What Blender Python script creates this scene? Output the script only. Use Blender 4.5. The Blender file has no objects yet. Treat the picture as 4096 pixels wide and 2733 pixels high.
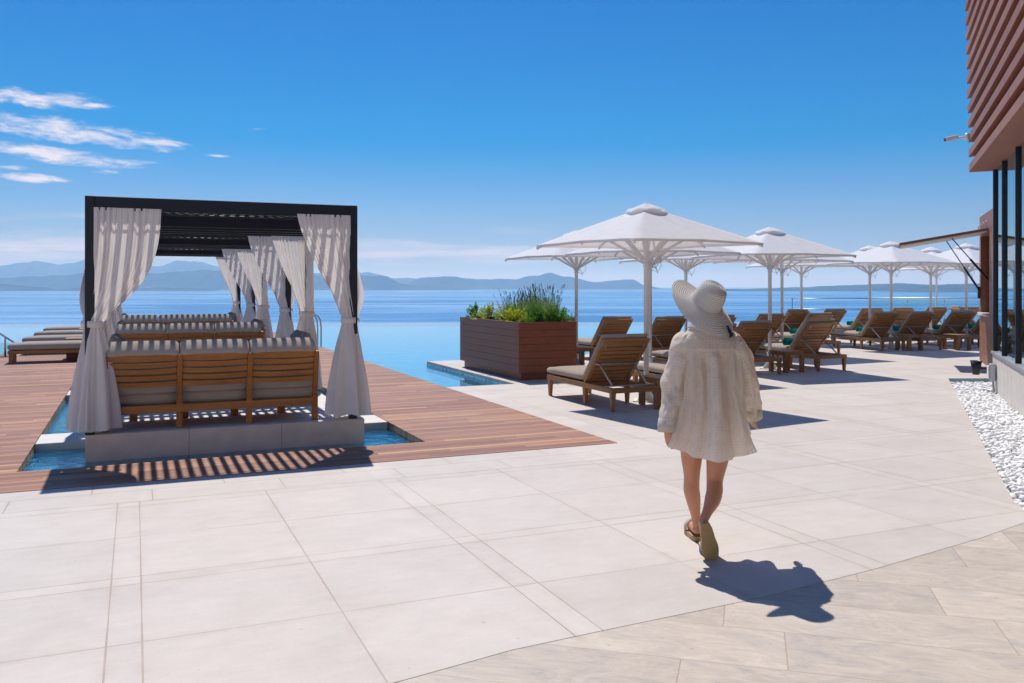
import bpy, bmesh, math, random
from mathutils import Vector, Matrix, Euler, noise
R = math.radians; PI = math.pi
sin, cos = math.sin, math.cos
rnd = random.Random(7)
scene = bpy.context.scene
COL = scene.collection
TH = R(23.37)                                   # the deck grid is turned by this against the view
UX, UY = cos(TH), sin(TH)
def XY(u, v): return (u*UX - v*UY, u*UY + v*UX)
def UVof(x, y): return (x*UX + y*UY, -x*UY + y*UX)

# ------------------------------------------------------------------ mesh builder
class MB:
    def __init__(s): s.v, s.f, s.uv, s.sm = [], [], [], []
    def face(s, idx, uv=None, smooth=False):
        s.f.append(tuple(idx)); s.uv.append(uv); s.sm.append(smooth)
    def box(s, c, d, M=None, taper=1.0):
        hx, hy, hz = d[0]/2, d[1]/2, d[2]/2; b = len(s.v)
        for z in (-1, 1):
            k = 1.0 if z > 0 else taper
            for x, y in ((-1,-1),(1,-1),(1,1),(-1,1)):
                p = Vector((x*hx*k, y*hy*k, z*hz))
                if M is not None: p = M @ p
                s.v.append((p.x+c[0], p.y+c[1], p.z+c[2]))
        for q in ((0,3,2,1),(4,5,6,7),(0,1,5,4),(1,2,6,5),(2,3,7,6),(3,0,4,7)):
            s.face([b+i for i in q])
        return s
    def bb(s, x0, x1, y0, y1, z0, z1): return s.box(((x0+x1)/2,(y0+y1)/2,(z0+z1)/2),(x1-x0,y1-y0,z1-z0))
    def bar(s, p0, p1, w, h, up=(0,0,1)):
        p0, p1 = Vector(p0), Vector(p1); d = p1-p0; L = d.length; z = d.normalized()
        x = Vector(up).cross(z)
        if x.length < 1e-5: x = Vector((1,0,0)).cross(z)
        x.normalize(); y = z.cross(x)
        M = Matrix((x, y, z)).transposed()
        return s.box((p0+p1)/2, (w, h, L), M)
    def tube(s, pts, r, n=10, caps=True, smooth=True):
        pts = [Vector(p) for p in pts]; m = len(pts); rr = r if isinstance(r, (list, tuple)) else [r]*m
        b = len(s.v); prev = None
        for i, p in enumerate(pts):
            t = (pts[min(i+1,m-1)] - pts[max(i-1,0)]).normalized()
            if prev is None:
                a = Vector((0,0,1)) if abs(t.z) < .9 else Vector((1,0,0))
                x = a.cross(t).normalized()
            else:
                x = (prev - t*prev.dot(t)).normalized()
            prev = x; y = t.cross(x)
            for k in range(n):
                a = 2*PI*k/n; q = p + (x*cos(a)+y*sin(a))*rr[i]; s.v.append(tuple(q))
        for i in range(m-1):
            for k in range(n):
                k2 = (k+1) % n
                s.face((b+i*n+k, b+i*n+k2, b+(i+1)*n+k2, b+(i+1)*n+k), None, smooth)
        if caps:
            s.face([b+k for k in range(n)][::-1]); s.face([b+(m-1)*n+k for k in range(n)])
        return s
    def lathe(s, prof, n=24, c=(0,0,0), smooth=True, caps=True):
        b = len(s.v); m = len(prof)
        for r, z in prof:
            for k in range(n):
                a = 2*PI*k/n; s.v.append((c[0]+r*cos(a), c[1]+r*sin(a), c[2]+z))
        for i in range(m-1):
            for k in range(n):
                k2 = (k+1) % n
                s.face((b+i*n+k, b+i*n+k2, b+(i+1)*n+k2, b+(i+1)*n+k), None, smooth)
        if caps:
            s.face([b+k for k in range(n)][::-1]); s.face([b+(m-1)*n+k for k in range(n)])
        return s
    def prism(s, poly, z0, z1):
        b = len(s.v); n = len(poly)
        for z in (z0, z1):
            for p in poly: s.v.append((p[0], p[1], z))
        s.face([b+i for i in range(n)][::-1]); s.face([b+n+i for i in range(n)])
        for i in range(n):
            j = (i+1) % n; s.face((b+i, b+j, b+n+j, b+n+i))
        return s
    def grid(s, fn, nu, nv, closed=False, smooth=True, uvfn=None):
        b = len(s.v); W = nu if closed else nu+1
        for j in range(nv+1):
            for i in range(W): s.v.append(tuple(fn(i/nu, j/nv)))
        for j in range(nv):
            for i in range(nu):
                i2 = (i+1) % W if closed else i+1
                uv = None
                if uvfn: uv = [uvfn(i/nu,j/nv), uvfn((i+1)/nu,j/nv), uvfn((i+1)/nu,(j+1)/nv), uvfn(i/nu,(j+1)/nv)]
                s.face((b+j*W+i, b+j*W+i2, b+(j+1)*W+i2, b+(j+1)*W+i), uv, smooth)
        return s
    def blob(s, c, r, n=10, m=7, M=None):
        b = len(s.v); c = Vector(c); r = Vector(r if isinstance(r,(tuple,list)) else (r,r,r))
        def pt(a, e):
            p = Vector((r.x*cos(e)*cos(a), r.y*cos(e)*sin(a), r.z*sin(e)))
            return tuple(c + (M @ p if M is not None else p))
        for j in range(1, m):
            for i in range(n): s.v.append(pt(2*PI*i/n, -PI/2+PI*j/m))
        s.v.append(pt(0,-PI/2)); s.v.append(pt(0,PI/2)); bo, to = len(s.v)-2, len(s.v)-1
        for j in range(m-2):
            for i in range(n):
                k = (i+1) % n; s.face((b+j*n+i, b+j*n+k, b+(j+1)*n+k, b+(j+1)*n+i), None, True)
        for i in range(n):
            k = (i+1) % n
            s.face((bo, b+k, b+i), None, True); s.face((to, b+(m-2)*n+i, b+(m-2)*n+k), None, True)
        return s
    def data(s, name):
        me = bpy.data.meshes.new(name); me.from_pydata(s.v, [], s.f)
        me.polygons.foreach_set('use_smooth', s.sm)
        if any(u is not None for u in s.uv):
            lay = me.uv_layers.new(name='UVMap'); k = 0
            for f, u in zip(s.f, s.uv):
                for j in range(len(f)):
                    if u is not None: lay.data[k].uv = u[j]
                    k += 1
        me.update(); return me
    def build(s, name, mat, parent=None, bevel=0, seg=1, solid=0):
        o = bpy.data.objects.new(name, s.data(name)); COL.objects.link(o)
        if mat is not None: o.data.materials.append(mat)
        if parent is not None: o.parent = parent
        if solid:
            md = o.modifiers.new('s','SOLIDIFY'); md.thickness = solid; md.offset = 0
        if bevel:
            md = o.modifiers.new('b','BEVEL'); md.width = bevel; md.segments = seg; md.limit_method = 'ANGLE'; md.angle_limit = R(40)
        return o

def cushion(c, d, r=.03, M=None, puff=.012, seg=3):
    """soft pad: bevelled box whose big faces swell a little"""
    bm = bmesh.new(); bmesh.ops.create_cube(bm, size=1)
    for v in bm.verts: v.co = Vector((v.co.x*d[0], v.co.y*d[1], v.co.z*d[2]))
    bmesh.ops.subdivide_edges(bm, edges=bm.edges[:], cuts=5, use_grid_fill=True)
    a = sorted(range(3), key=lambda i: d[i])
    t = a[0]
    for v in bm.verts:
        f = 1
        for i in a[1:]:
            q = abs(v.co[i])/(d[i]/2); f *= max(0, 1-q**4)
        e = max(abs(v.co[i])/(d[i]/2) for i in a[1:])
        s = 1 if v.co[t] > 0 else -1
        if abs(v.co[t]) > d[t]*.49: v.co[t] += s*puff*f
        for i in a[1:]:                                     # round the rim
            if abs(v.co[i]) > d[i]*.49:
                k = abs(v.co[t])/(d[t]/2)
                v.co[i] *= 1 - (r*k**3)/(d[i]/2)
        if e > .98: v.co[t] *= 1 - min(.8, r/(d[t])*.9)
    mb = MB()
    for v in bm.verts:
        p = v.co
        if M is not None: p = M @ p
        mb.v.append((p.x+c[0], p.y+c[1], p.z+c[2]))
    bm.verts.index_update()
    for f in bm.faces: mb.face([v.index for v in f.verts], None, True)
    bm.free(); return mb

def catmull(pts, k=5):
    out = []; P = [Vector(p) for p in pts]
    for i in range(len(P)-1):
        p0, p1, p2, p3 = P[max(0,i-1)], P[i], P[i+1], P[min(len(P)-1,i+2)]
        for j in range(k):
            t = j/k; out.append(.5*((2*p1)+(p2-p0)*t+(2*p0-5*p1+4*p2-p3)*t*t+(3*p1-p0-3*p2+p3)*t**3))
    out.append(P[-1]); return out
def empty(name, loc=(0,0,0), rz=0):
    o = bpy.data.objects.new(name, None); COL.objects.link(o); o.location = loc; o.rotation_euler = (0,0,rz); o.empty_display_size = .1
    return o
def tag(o, label=None, cat=None, group=None, kind=None):
    if label: o['label'] = label
    if cat: o['category'] = cat
    if group: o['group'] = group
    if kind: o['kind'] = kind
    return o
def kids(o): return [c for c in o.children]
def copy_tree(o, parent=None):
    c = o.copy(); COL.objects.link(c)
    if parent is not None: c.parent = parent
    for ch in list(o.children): copy_tree(ch, c)
    return c

# ------------------------------------------------------------------ node helper
class G:
    def __init__(s, tree): s.t = tree; s.n = tree.nodes; s.l = tree.links
    def new(s, typ, ins=None, **props):
        nd = s.n.new(typ)
        for k, v in props.items(): setattr(nd, k, v)
        for k, v in (ins or {}).items(): s.set(nd.inputs[k], v)
        return nd
    def set(s, sock, v):
        if isinstance(v, bpy.types.NodeSocket): s.l.new(v, sock)
        elif isinstance(v, bpy.types.Node): s.l.new(v.outputs[0], sock)
        else: sock.default_value = v
    def m(s, op, a, b=None, c=None, clamp=False):
        nd = s.n.new('ShaderNodeMath'); nd.operation = op; nd.use_clamp = clamp
        s.set(nd.inputs[0], a)
        if b is not None: s.set(nd.inputs[1], b)
        if c is not None: s.set(nd.inputs[2], c)
        return nd.outputs[0]
    def sstep(s, x, a, b):
        nd = s.n.new('ShaderNodeMapRange'); nd.interpolation_type = 'SMOOTHSTEP'
        s.set(nd.inputs[0], x); s.set(nd.inputs[1], a); s.set(nd.inputs[2], b)
        return nd.outputs[0]
    def rng(s, x, a, b, c, d):
        nd = s.n.new('ShaderNodeMapRange')
        for i, v in enumerate((x,a,b,c,d)): s.set(nd.inputs[i], v)
        return nd.outputs[0]
    def mix(s, f, a, b, mode='MIX'):
        nd = s.n.new('ShaderNodeMix'); nd.data_type = 'RGBA'; nd.blend_type = mode
        s.set(nd.inputs[0], f); s.set(nd.inputs[6], a); s.set(nd.inputs[7], b)
        return nd.outputs[2]
    def noise(s, vec, scale=5, detail=4, rough=.55, dist=0):
        nd = s.n.new('ShaderNodeTexNoise'); s.set(nd.inputs['Vector'], vec)
        nd.inputs['Scale'].default_value = scale; nd.inputs['Detail'].default_value = detail
        nd.inputs['Roughness'].default_value = rough; nd.inputs['Distortion'].default_value = dist
        return nd.outputs[0]
    def mapping(s, vec, scale=(1,1,1), rot=(0,0,0), loc=(0,0,0)):
        nd = s.n.new('ShaderNodeMapping'); s.set(nd.inputs[0], vec)
        nd.inputs['Scale'].default_value = scale; nd.inputs['Rotation'].default_value = rot; nd.inputs['Location'].default_value = loc
        return nd.outputs[0]
    def sep(s, vec):
        nd = s.n.new('ShaderNodeSeparateXYZ'); s.set(nd.inputs[0], vec); return nd.outputs
    def comb(s, x, y, z):
        nd = s.n.new('ShaderNodeCombineXYZ')
        for i, v in enumerate((x,y,z)): s.set(nd.inputs[i], v)
        return nd.outputs[0]
    def white(s, vec):
        nd = s.n.new('ShaderNodeTexWhiteNoise'); nd.noise_dimensions = '3D'; s.set(nd.inputs['Vector'], vec); return nd.outputs[0]
    def ramp(s, f, stops):
        nd = s.n.new('ShaderNodeValToRGB'); s.set(nd.inputs[0], f); e = nd.color_ramp.elements
        while len(e) < len(stops): e.new(.5)
        for q, (p, c) in zip(e, stops): q.position = p; q.color = (*c, 1) if len(c) == 3 else c
        return nd.outputs[0]
    def bump(s, h, strength=.3, dist=.01):
        nd = s.n.new('ShaderNodeBump'); s.set(nd.inputs['Height'], h); nd.inputs['Strength'].default_value = strength
        nd.inputs['Distance'].default_value = dist; return nd.outputs[0]
    def pos(s): return s.n.new('ShaderNodeNewGeometry').outputs['Position']
    def obj(s): return s.n.new('ShaderNodeTexCoord').outputs['Object']
    def orand(s): return s.n.new('ShaderNodeObjectInfo').outputs['Random']
def newmat(name):
    m = bpy.data.materials.new(name); m.use_nodes = True; m.node_tree.nodes.clear()
    g = G(m.node_tree); out = g.new('ShaderNodeOutputMaterial'); return m, g, out
def c4(c): return (*c, 1) if len(c) == 3 else c
def pbsdf(g, out, col, rough=.5, metal=0, bump=None, spec=.5, **kw):
    b = g.new('ShaderNodeBsdfPrincipled')
    g.set(b.inputs['Base Color'], c4(col) if isinstance(col, tuple) else col)
    g.set(b.inputs['Roughness'], rough); g.set(b.inputs['Metallic'], metal); g.set(b.inputs['Specular IOR Level'], spec)
    if bump is not None: g.set(b.inputs['Normal'], bump)
    for k, v in kw.items(): g.set(b.inputs[k], v)
    if out is not None: g.l.new(b.outputs[0], out.inputs['Surface'])
    return b
M = {}
def simple(name, col, rough=.5, metal=0, nscale=20, namp=.12, bump=.1, bdist=.002, spec=.5):
    m, g, out = newmat(name); p = g.obj(); n = g.noise(p, nscale, 5)
    k = g.rng(n, .25, .75, 1-namp, 1+namp)
    c = g.new('ShaderNodeVectorMath', {0: c4(col)[:3], 3: k}, operation='SCALE').outputs[0]
    pbsdf(g, out, c, rough, metal, g.bump(g.noise(p, nscale*3, 3), bump, bdist) if bump else None, spec)
    M[name] = m; return m
def cloth(name, col, trans=.3, weave=900, rough=.85, wr=.25, vary=.06):
    m, g, out = newmat(name); p = g.obj()
    n = g.noise(p, 6, 3); k = g.rng(n, .3, .7, 1-vary, 1+vary)
    c = g.new('ShaderNodeVectorMath', {0: col, 3: k}, operation='SCALE').outputs[0]
    h = g.m('ADD', g.m('MULTIPLY', g.noise(p, 14, 4), wr), g.m('MULTIPLY', g.noise(p, weave, 1), .03))
    nb = g.bump(h, .5, .02)
    d = g.new('ShaderNodeBsdfDiffuse', {'Color': c, 'Normal': nb, 'Roughness': .3})
    if trans > 0:
        t = g.new('ShaderNodeBsdfTranslucent', {'Color': c, 'Normal': nb})
        s = g.new('ShaderNodeMixShader', {0: trans, 1: d.outputs[0], 2: t.outputs[0]})
    else: s = d
    g.l.new(s.outputs[0], out.inputs[0]); M[name] = m; return m
def wood(name, c0, c1, axis=0, rough=.45, scale=1.0, spec=.5, per=True):
    m, g, out = newmat(name); p = g.obj()
    sc = [22*scale]*3; sc[axis] = 1.6*scale
    off = g.comb(g.m('MULTIPLY', g.orand(), 37.0), g.m('MULTIPLY', g.orand(), 11.0), 0.0) if per else None
    pv = g.new('ShaderNodeVectorMath', {0: p, 1: off}, operation='ADD').outputs[0] if per else p
    n = g.noise(g.mapping(pv, tuple(sc)), 1, 6, .62, .6)
    n2 = g.noise(pv, 2.2*scale, 3)
    f = g.m('ADD', g.m('MULTIPLY', n, .75), g.m('MULTIPLY', n2, .35))
    c = g.ramp(f, [(.32, c0), (.72, c1)])
    if per: c = g.new('ShaderNodeVectorMath', {0: c, 3: g.rng(g.orand(), 0, 1, .86, 1.12)}, operation='SCALE').outputs[0]
    pbsdf(g, out, c, g.rng(n, .3, .7, rough-.06, rough+.1), 0, g.bump(n, .15, .003), spec)
    M[name] = m; return m

# ------------------------------------------------------------------ materials
wood('teak', (.19,.082,.026), (.42,.215,.080), 0, .5)
wood('teak_dark', (.10,.042,.016), (.24,.115,.048), 0, .5)
wood('sofa_wood', (.26,.086,.015), (.49,.195,.042), 0, .42)
wood('planter_wood', (.15,.038,.015), (.24,.066,.027), 1, .38, .7)
wood('kiosk_wood', (.20,.075,.04), (.33,.14,.075), 1, .5, .6)
wood('louvre_wood', (.25,.095,.055), (.37,.155,.095), 1, .55, .5)
cloth('cushion', (.48,.42,.365), 0, 700, .9, .12, .05)
cloth('lounge_cushion', (.43,.365,.31), 0, 700, .9, .10, .05)
cloth('pillow', (.30,.28,.275), 0, 700, .9, .12, .05)
cloth('curtain', (.95,.91,.89), .34, 500, .9, .06, .03)
cloth('canopy', (.96,.945,.94), .17, 600, .9, .35, .03)
cloth('towel', (.005,.25,.24), 0, 300, .95, .3, .1)
simple('black_metal', (.006,.008,.018), .45, .0, 30, .15, .05)
simple('white_metal', (.78,.78,.79), .35, 0, 12, .05, .03)
simple('steel', (.55,.56,.58), .38, 1, 12, .05, .02)
simple('grey_metal', (.42,.42,.45), .4, .6, 20, .08, .03)
simple('mullion', (.015,.02,.035), .35, .3, 20, .1, .02)
simple('concrete', (.60,.56,.52), .8, 0, 6, .10, .25, .004)
simple('plinth_stone', (.74,.63,.54), .75, 0, 5, .12, .2, .003)
simple('slab_stone', (.62,.59,.57), .7, 0, 5, .08, .2, .003)
simple('white_paint', (.8,.8,.8), .45, 0, 8, .04, .03)
simple('dark_plastic', (.03,.03,.035), .45, 0, 20, .1, .05)
simple('lens_glass', (.03,.06,.10), .08, 0, 5, .05, 0)
simple('soil', (.05,.03,.02), .95, 0, 30, .4, .8, .02)
simple('pebble', (.86,.85,.84), .65, 0, 4, .10, .3, .01)
simple('gravel_base', (.45,.43,.42), .9, 0, 40, .3, .6, .02)
simple('hair', (.012,.010,.010), .4, 0, 60, .3, .3)
simple('skin', (.56,.255,.145), .45, 0, 14, .07, .06, .004)
simple('sole_tan', (.42,.32,.18), .75, 0, 30, .1, .2, .002)
simple('ceiling_dark', (.10,.05,.035), .7, 0, 5, .2, .1)

def axes(g):
    """deck-grid coordinates u, v from the world position"""
    x, y, z = g.sep(g.pos())
    u = g.m('ADD', g.m('MULTIPLY', x, UX), g.m('MULTIPLY', y, UY))
    v = g.m('ADD', g.m('MULTIPLY', x, -UY), g.m('MULTIPLY', y, UX))
    return u, v, z
def line_dist(g, c, P, offs):
    d = None
    for o in offs:
        q = g.m('SUBTRACT', g.m('FLOORED_MODULO', g.m('ADD', c, P/2 - o), P), P/2)
        q = g.m('ABSOLUTE', q); d = q if d is None else g.m('MINIMUM', d, q)
    return d
def cell(g, c, P, offs):
    """an id per interval between the lines"""
    base = g.m('FLOORED_MODULO', g.m('SUBTRACT', c, offs[0]), P)
    k = g.m('MULTIPLY', g.m('FLOOR', g.m('DIVIDE', g.m('SUBTRACT', c, offs[0]), P)), 5.0)
    for o in offs[1:]: k = g.m('ADD', k, g.m('GREATER_THAN', base, o-offs[0]))
    return k
# --- pale limestone slabs with narrow strips between them
m, g, out = newmat('paving'); u, v, z = axes(g)
PU, OU = 1.97, (.028, .935, 1.85); PV, OV = 1.815, (5.24, 6.08, 6.92)
vb = 7.065
border = g.m('GREATER_THAN', v, vb)
border = g.m('MULTIPLY', border, g.m('LESS_THAN', v, 7.76)); border = g.m('MULTIPLY', border, g.m('LESS_THAN', u, 4.6))
du = line_dist(g, u, PU, OU); dv = line_dist(g, v, PV, OV)
dmin = g.m('MINIMUM', du, dv)
row = g.m('GREATER_THAN', v, 7.445)
ub = g.m('ADD', u, g.m('MULTIPLY', row, .43))
dub = line_dist(g, ub, .98, (.12,)); dvb = g.m('MINIMUM', g.m('ABSOLUTE', g.m('SUBTRACT', v, 7.445)), g.m('ABSOLUTE', g.m('SUBTRACT', v, vb)))
dbor = g.m('MINIMUM', dub, dvb)
d = g.m('ADD', g.m('MULTIPLY', border, dbor), g.m('MULTIPLY', g.m('SUBTRACT', 1.0, border), dmin))
uv3 = g.comb(u, v, 0.0)
wob = g.m('MULTIPLY', g.m('SUBTRACT', g.noise(uv3, 1.3, 3), .5), .006)
wob2 = g.noise(uv3, .9, 3)
jw = g.rng(wob2, .35, .65, .0012, .0042)
joint = g.m('SUBTRACT', 1.0, g.sstep(d, jw, g.m('ADD', jw, .0022)))
idv = g.comb(cell(g, u, PU, OU), g.m('ADD', cell(g, v, PV, OV), g.m('MULTIPLY', border, 77)), 0.0)
tone = g.rng(g.white(idv), 0, 1, -.05, .04)
n1 = g.noise(uv3, 1.7, 5, .6); n2 = g.noise(g.mapping(uv3, (5, 14, 1)), 1, 4, .6); n3 = g.noise(uv3, 46, 3)
t = g.m('ADD', g.m('ADD', tone, g.rng(n1, .3, .7, -.075, .065)), g.m('ADD', g.rng(n2, .3, .7, -.035, .03), g.rng(n3, .3, .7, -.02, .02)))
base = g.new('ShaderNodeVectorMath', {0: (.568,.516,.478), 3: g.m('ADD', 1.0, t)}, operation='SCALE').outputs[0]
stain = g.sstep(g.noise(uv3, .8, 6, .7), .60, .78)
base = g.mix(g.m('MULTIPLY', stain, .5), base, (.50,.42,.34,1))
grime = g.m('MULTIPLY', g.m('SUBTRACT', 1.0, g.sstep(d, 0.0, .07)), g.sstep(g.noise(uv3, 3.1, 5, .65), .42, .75))
base = g.mix(g.m('MULTIPLY', grime, .45), base, (.42,.34,.28,1))
wear = g.sstep(g.noise(g.mapping(uv3, (1, 3, 1)), .55, 6, .7, .8), .5, .72)
base = g.mix(g.m('MULTIPLY', wear, .22), base, (.43,.40,.385,1))
speck = g.sstep(g.noise(uv3, 26, 1), .775, .80)
base = g.mix(g.m('MULTIPLY', speck, .45), base, (.25,.17,.11,1))
jc = g.mix(g.noise(uv3, 2.3, 3), (.20,.13,.09,1), (.48,.39,.33,1))
base = g.mix(g.m('MULTIPLY', joint, .72), base, jc)
hgt = g.m('ADD', g.m('MULTIPLY', joint, -1.0), g.m('MULTIPLY', n3, .25))
pbsdf(g, out, base, g.rng(n1, .3, .7, .62, .5), 0, g.bump(hgt, .25, .004), .32); M['paving'] = m
# --- travertine planks
m, g, out = newmat('travertine'); P = g.pos(); rot = R(15.2)
x, y, z = g.sep(P)
a = g.m('SUBTRACT', g.m('MULTIPLY', x, cos(rot)), g.m('MULTIPLY', y, sin(rot)))
b = g.m('ADD', g.m('MULTIPLY', x, sin(rot)), g.m('MULTIPLY', y, cos(rot)))
rowi = g.m('FLOOR', g.m('DIVIDE', g.m('SUBTRACT', b, 3.81), .42))
ash = g.m('ADD', a, g.m('MULTIPLY', g.white(g.comb(rowi, 3.0, 1.0)), 1.25))
da = line_dist(g, ash, 1.25, (0.0,)); db = line_dist(g, b, .42, (3.81,))
d = g.m('MINIMUM', da, db); joint = g.m('SUBTRACT', 1.0, g.sstep(d, .0012, .004))
idv = g.comb(rowi, g.m('FLOOR', g.m('DIVIDE', ash, 1.25)), 0.0); w = g.white(idv)
ab = g.comb(g.m('ADD', a, g.m('MULTIPLY', w, 9.0)), g.m('ADD', b, g.m('MULTIPLY', w, 5.0)), 0.0)
v1 = g.noise(g.mapping(ab, (2.6, 4.6, 1)), 1.0, 10, .75, 2.2); v2 = g.noise(g.mapping(ab, (2.2, 26, 1)), 1.5, 6, .75, .9)
f = g.m('ADD', g.m('MULTIPLY', v1, .74), g.m('MULTIPLY', v2, .26))
c = g.ramp(f, [(.30, (.34,.315,.305)), (.42, (.47,.415,.37)), (.52, (.55,.475,.405)), (.68, (.64,.585,.515))])
c = g.new('ShaderNodeVectorMath', {0: c, 3: g.rng(w, 0, 1, .88, 1.06)}, operation='SCALE').outputs[0]
pit = g.sstep(g.noise(g.mapping(ab, (11, 34, 1)), 1.7, 4, .65), .63, .70)
c = g.mix(g.m('MULTIPLY', pit, .8), c, (.22,.17,.15,1))
blot = g.sstep(g.noise(g.mapping(ab, (1.6,3.2,1)), 1.4, 7, .75, 1.2), .54, .70)
c = g.mix(g.m('MULTIPLY', blot, .42), c, (.36,.355,.37,1))
c = g.mix(g.m('MULTIPLY', joint, .6), c, (.30,.21,.15,1))
pbsdf(g, out, c, .5, 0, g.bump(g.m('ADD', g.m('MULTIPLY', pit, -1.0), g.m('MULTIPLY', joint, -1.0)), .3, .004), .32); M['travertine'] = m
# --- deck boards along u
m, g, out = newmat('decking'); u, v, z = axes(g)
BW = .088
bi = g.m('FLOOR', g.m('DIVIDE', v, BW)); fr = g.m('ABSOLUTE', g.m('SUBTRACT', g.m('FLOORED_MODULO', v, BW), BW/2))
gap = g.sstep(fr, BW/2-.0045, BW/2-.002)
us = g.m('ADD', u, g.m('MULTIPLY', g.white(g.comb(bi, 2.0, 0.0)), 2.1))
seg = g.m('FLOOR', g.m('DIVIDE', us, 2.1)); de = line_dist(g, us, 2.1, (0.0,))
butt = g.m('SUBTRACT', 1.0, g.sstep(de, .001, .003))
w = g.white(g.comb(bi, seg, 3.0)); w2 = g.white(g.comb(bi, seg, 9.0))
gr = g.noise(g.comb(g.m('ADD', g.m('MULTIPLY', u, 2.2), g.m('MULTIPLY', w, 31)), g.m('MULTIPLY', v, 60), w), 1, 6, .65, .5)
c = g.ramp(w, [(0, (.235,.108,.074)), (.3, (.31,.145,.098)), (.6, (.37,.178,.115)), (.85, (.43,.220,.130)), (1, (.54,.305,.155))])
c = g.new('ShaderNodeVectorMath', {0: c, 3: g.rng(gr, .25, .75, .72, 1.22)}, operation='SCALE').outputs[0]
wth = g.sstep(g.noise(g.comb(u, v, 0.0), .35, 4), .42, .62)
c = g.mix(g.m('MULTIPLY', wth, .18), c, (.40,.27,.25,1))
dark = g.m('MAXIMUM', gap, butt); c = g.mix(g.m('MULTIPLY', dark, .93), c, (.02,.012,.01,1))
groove = g.noise(g.comb(g.m('MULTIPLY', u, .3), g.m('MULTIPLY', v, 180), 0.0), 1, 1)
pbsdf(g, out, c, g.rng(w2, 0, 1, .48, .62), 0, g.bump(g.m('ADD', g.m('MULTIPLY', dark, -1.0), g.m('ADD', g.m('MULTIPLY', gr, .12), g.m('MULTIPLY', groove, .08))), .4, .004), .22); M['decking'] = m
# --- pool mosaic and water
m, g, out = newmat('mosaic'); u, v, z = axes(g)
T = .05
tile = g.white(g.comb(g.m('FLOOR', g.m('DIVIDE', u, T)), g.m('FLOOR', g.m('DIVIDE', v, T)), g.m('FLOOR', g.m('DIVIDE', z, T))))
c = g.ramp(tile, [(0, (.06,.30,.55)), (.35, (.14,.52,.74)), (.75, (.32,.74,.88)), (1, (.80,.95,.97))])
gl = g.m('MINIMUM', line_dist(g, u, T, (0.0,)), line_dist(g, v, T, (0.0,)))
c = g.mix(g.m('SUBTRACT', 1.0, g.sstep(gl, .0015, .004)), c, (.36,.60,.66,1))
pbsdf(g, out, c, .4); M['mosaic'] = m
m, g, out = newmat('deep_floor'); p = g.pos()
c = g.mix(g.noise(p, .15, 3), (.09,.52,.78,1), (.15,.61,.84,1)); pbsdf(g, out, c, .6); M['deep_floor'] = m
def water(name, tint, bs, bd, s1=5., s2=14.):
    m, g, out = newmat(name); p = g.pos()
    h = g.m('ADD', g.noise(p, s1, 3, .5, .3), g.m('MULTIPLY', g.noise(p, s2, 2), .4))
    nb = g.bump(h, bs, bd)
    fr = g.new('ShaderNodeFresnel', {'IOR': 1.33, 'Normal': nb})
    gl = g.new('ShaderNodeBsdfGlossy', {'Color': (1,1,1,1), 'Roughness': .03, 'Normal': nb})
    tr = g.new('ShaderNodeBsdfTransparent', {'Color': c4(tint)})
    s = g.new('ShaderNodeMixShader', {0: g.m('MULTIPLY', fr.outputs[0], .62), 1: tr.outputs[0], 2: gl.outputs[0]})
    g.l.new(s.outputs[0], out.inputs[0]); M[name] = m
water('pool_water', (.78,.96,1.0), .22, .02, 2.2, 9.)
water('channel_water', (.88,.98,1.0), .9, .03, 8., 22.)
# --- sea
m, g, out = newmat('sea'); p = g.pos()
st = g.noise(g.mapping(p, (.0005,.0016,1)), 1, 5, .55, .8)
st2 = g.noise(g.mapping(p, (.0022,.008,1)), 1, 4, .55, .4)
f = g.m('ADD', g.m('MULTIPLY', st, .60), g.m('MULTIPLY', st2, .40))
k = g.sstep(f, .41, .61)
c = g.mix(k, (.022,.16,.38,1), (.12,.36,.60,1))
h = g.noise(g.mapping(p, (.05,.12,1)), 1, 4)
b1 = g.new('ShaderNodeBsdfDiffuse', {'Color': c})
b2 = g.new('ShaderNodeBsdfGlossy', {'Color': (.75,.86,1,1), 'Roughness': .16, 'Normal': g.bump(h, .12, 1.0)})
s = g.new('ShaderNodeMixShader', {0: g.rng(k, 0, 1, .34, .66), 1: b1.outputs[0], 2: b2.outputs[0]})
g.l.new(s.outputs[0], out.inputs[0]); M['sea'] = m
m, g, out = newmat('hill'); p = g.pos()
n = g.noise(p, .0012, 6, .65); c = g.ramp(n, [(.35, (.018,.04,.036)), (.6, (.045,.07,.055)), (.75, (.09,.10,.08))])
pbsdf(g, out, c, .95, 0, None, .1); M['hill'] = m
# --- glazing
def glass(name, tint, refl, rough=0.0, trans=(.7,.85,.88)):
    m, g, out = newmat(name)
    gl = g.new('ShaderNodeBsdfGlossy', {'Color': c4(tint), 'Roughness': rough})
    tr = g.new('ShaderNodeBsdfTransparent', {'Color': c4(trans)})
    lw = g.new('ShaderNodeLayerWeight', {'Blend': .35})
    f = g.rng(lw.outputs['Fresnel'], 0, 1, refl, 1.0)
    s = g.new('ShaderNodeMixShader', {0: f, 1: tr.outputs[0], 2: gl.outputs[0]})
    g.l.new(s.outputs[0], out.inputs[0]); M[name] = m
glass('facade_glass', (.70,.88,.92), .62, 0, (.25,.36,.38))
glass('rail_glass', (.9,1,1), .05, 0, (.86,.95,.94))
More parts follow.
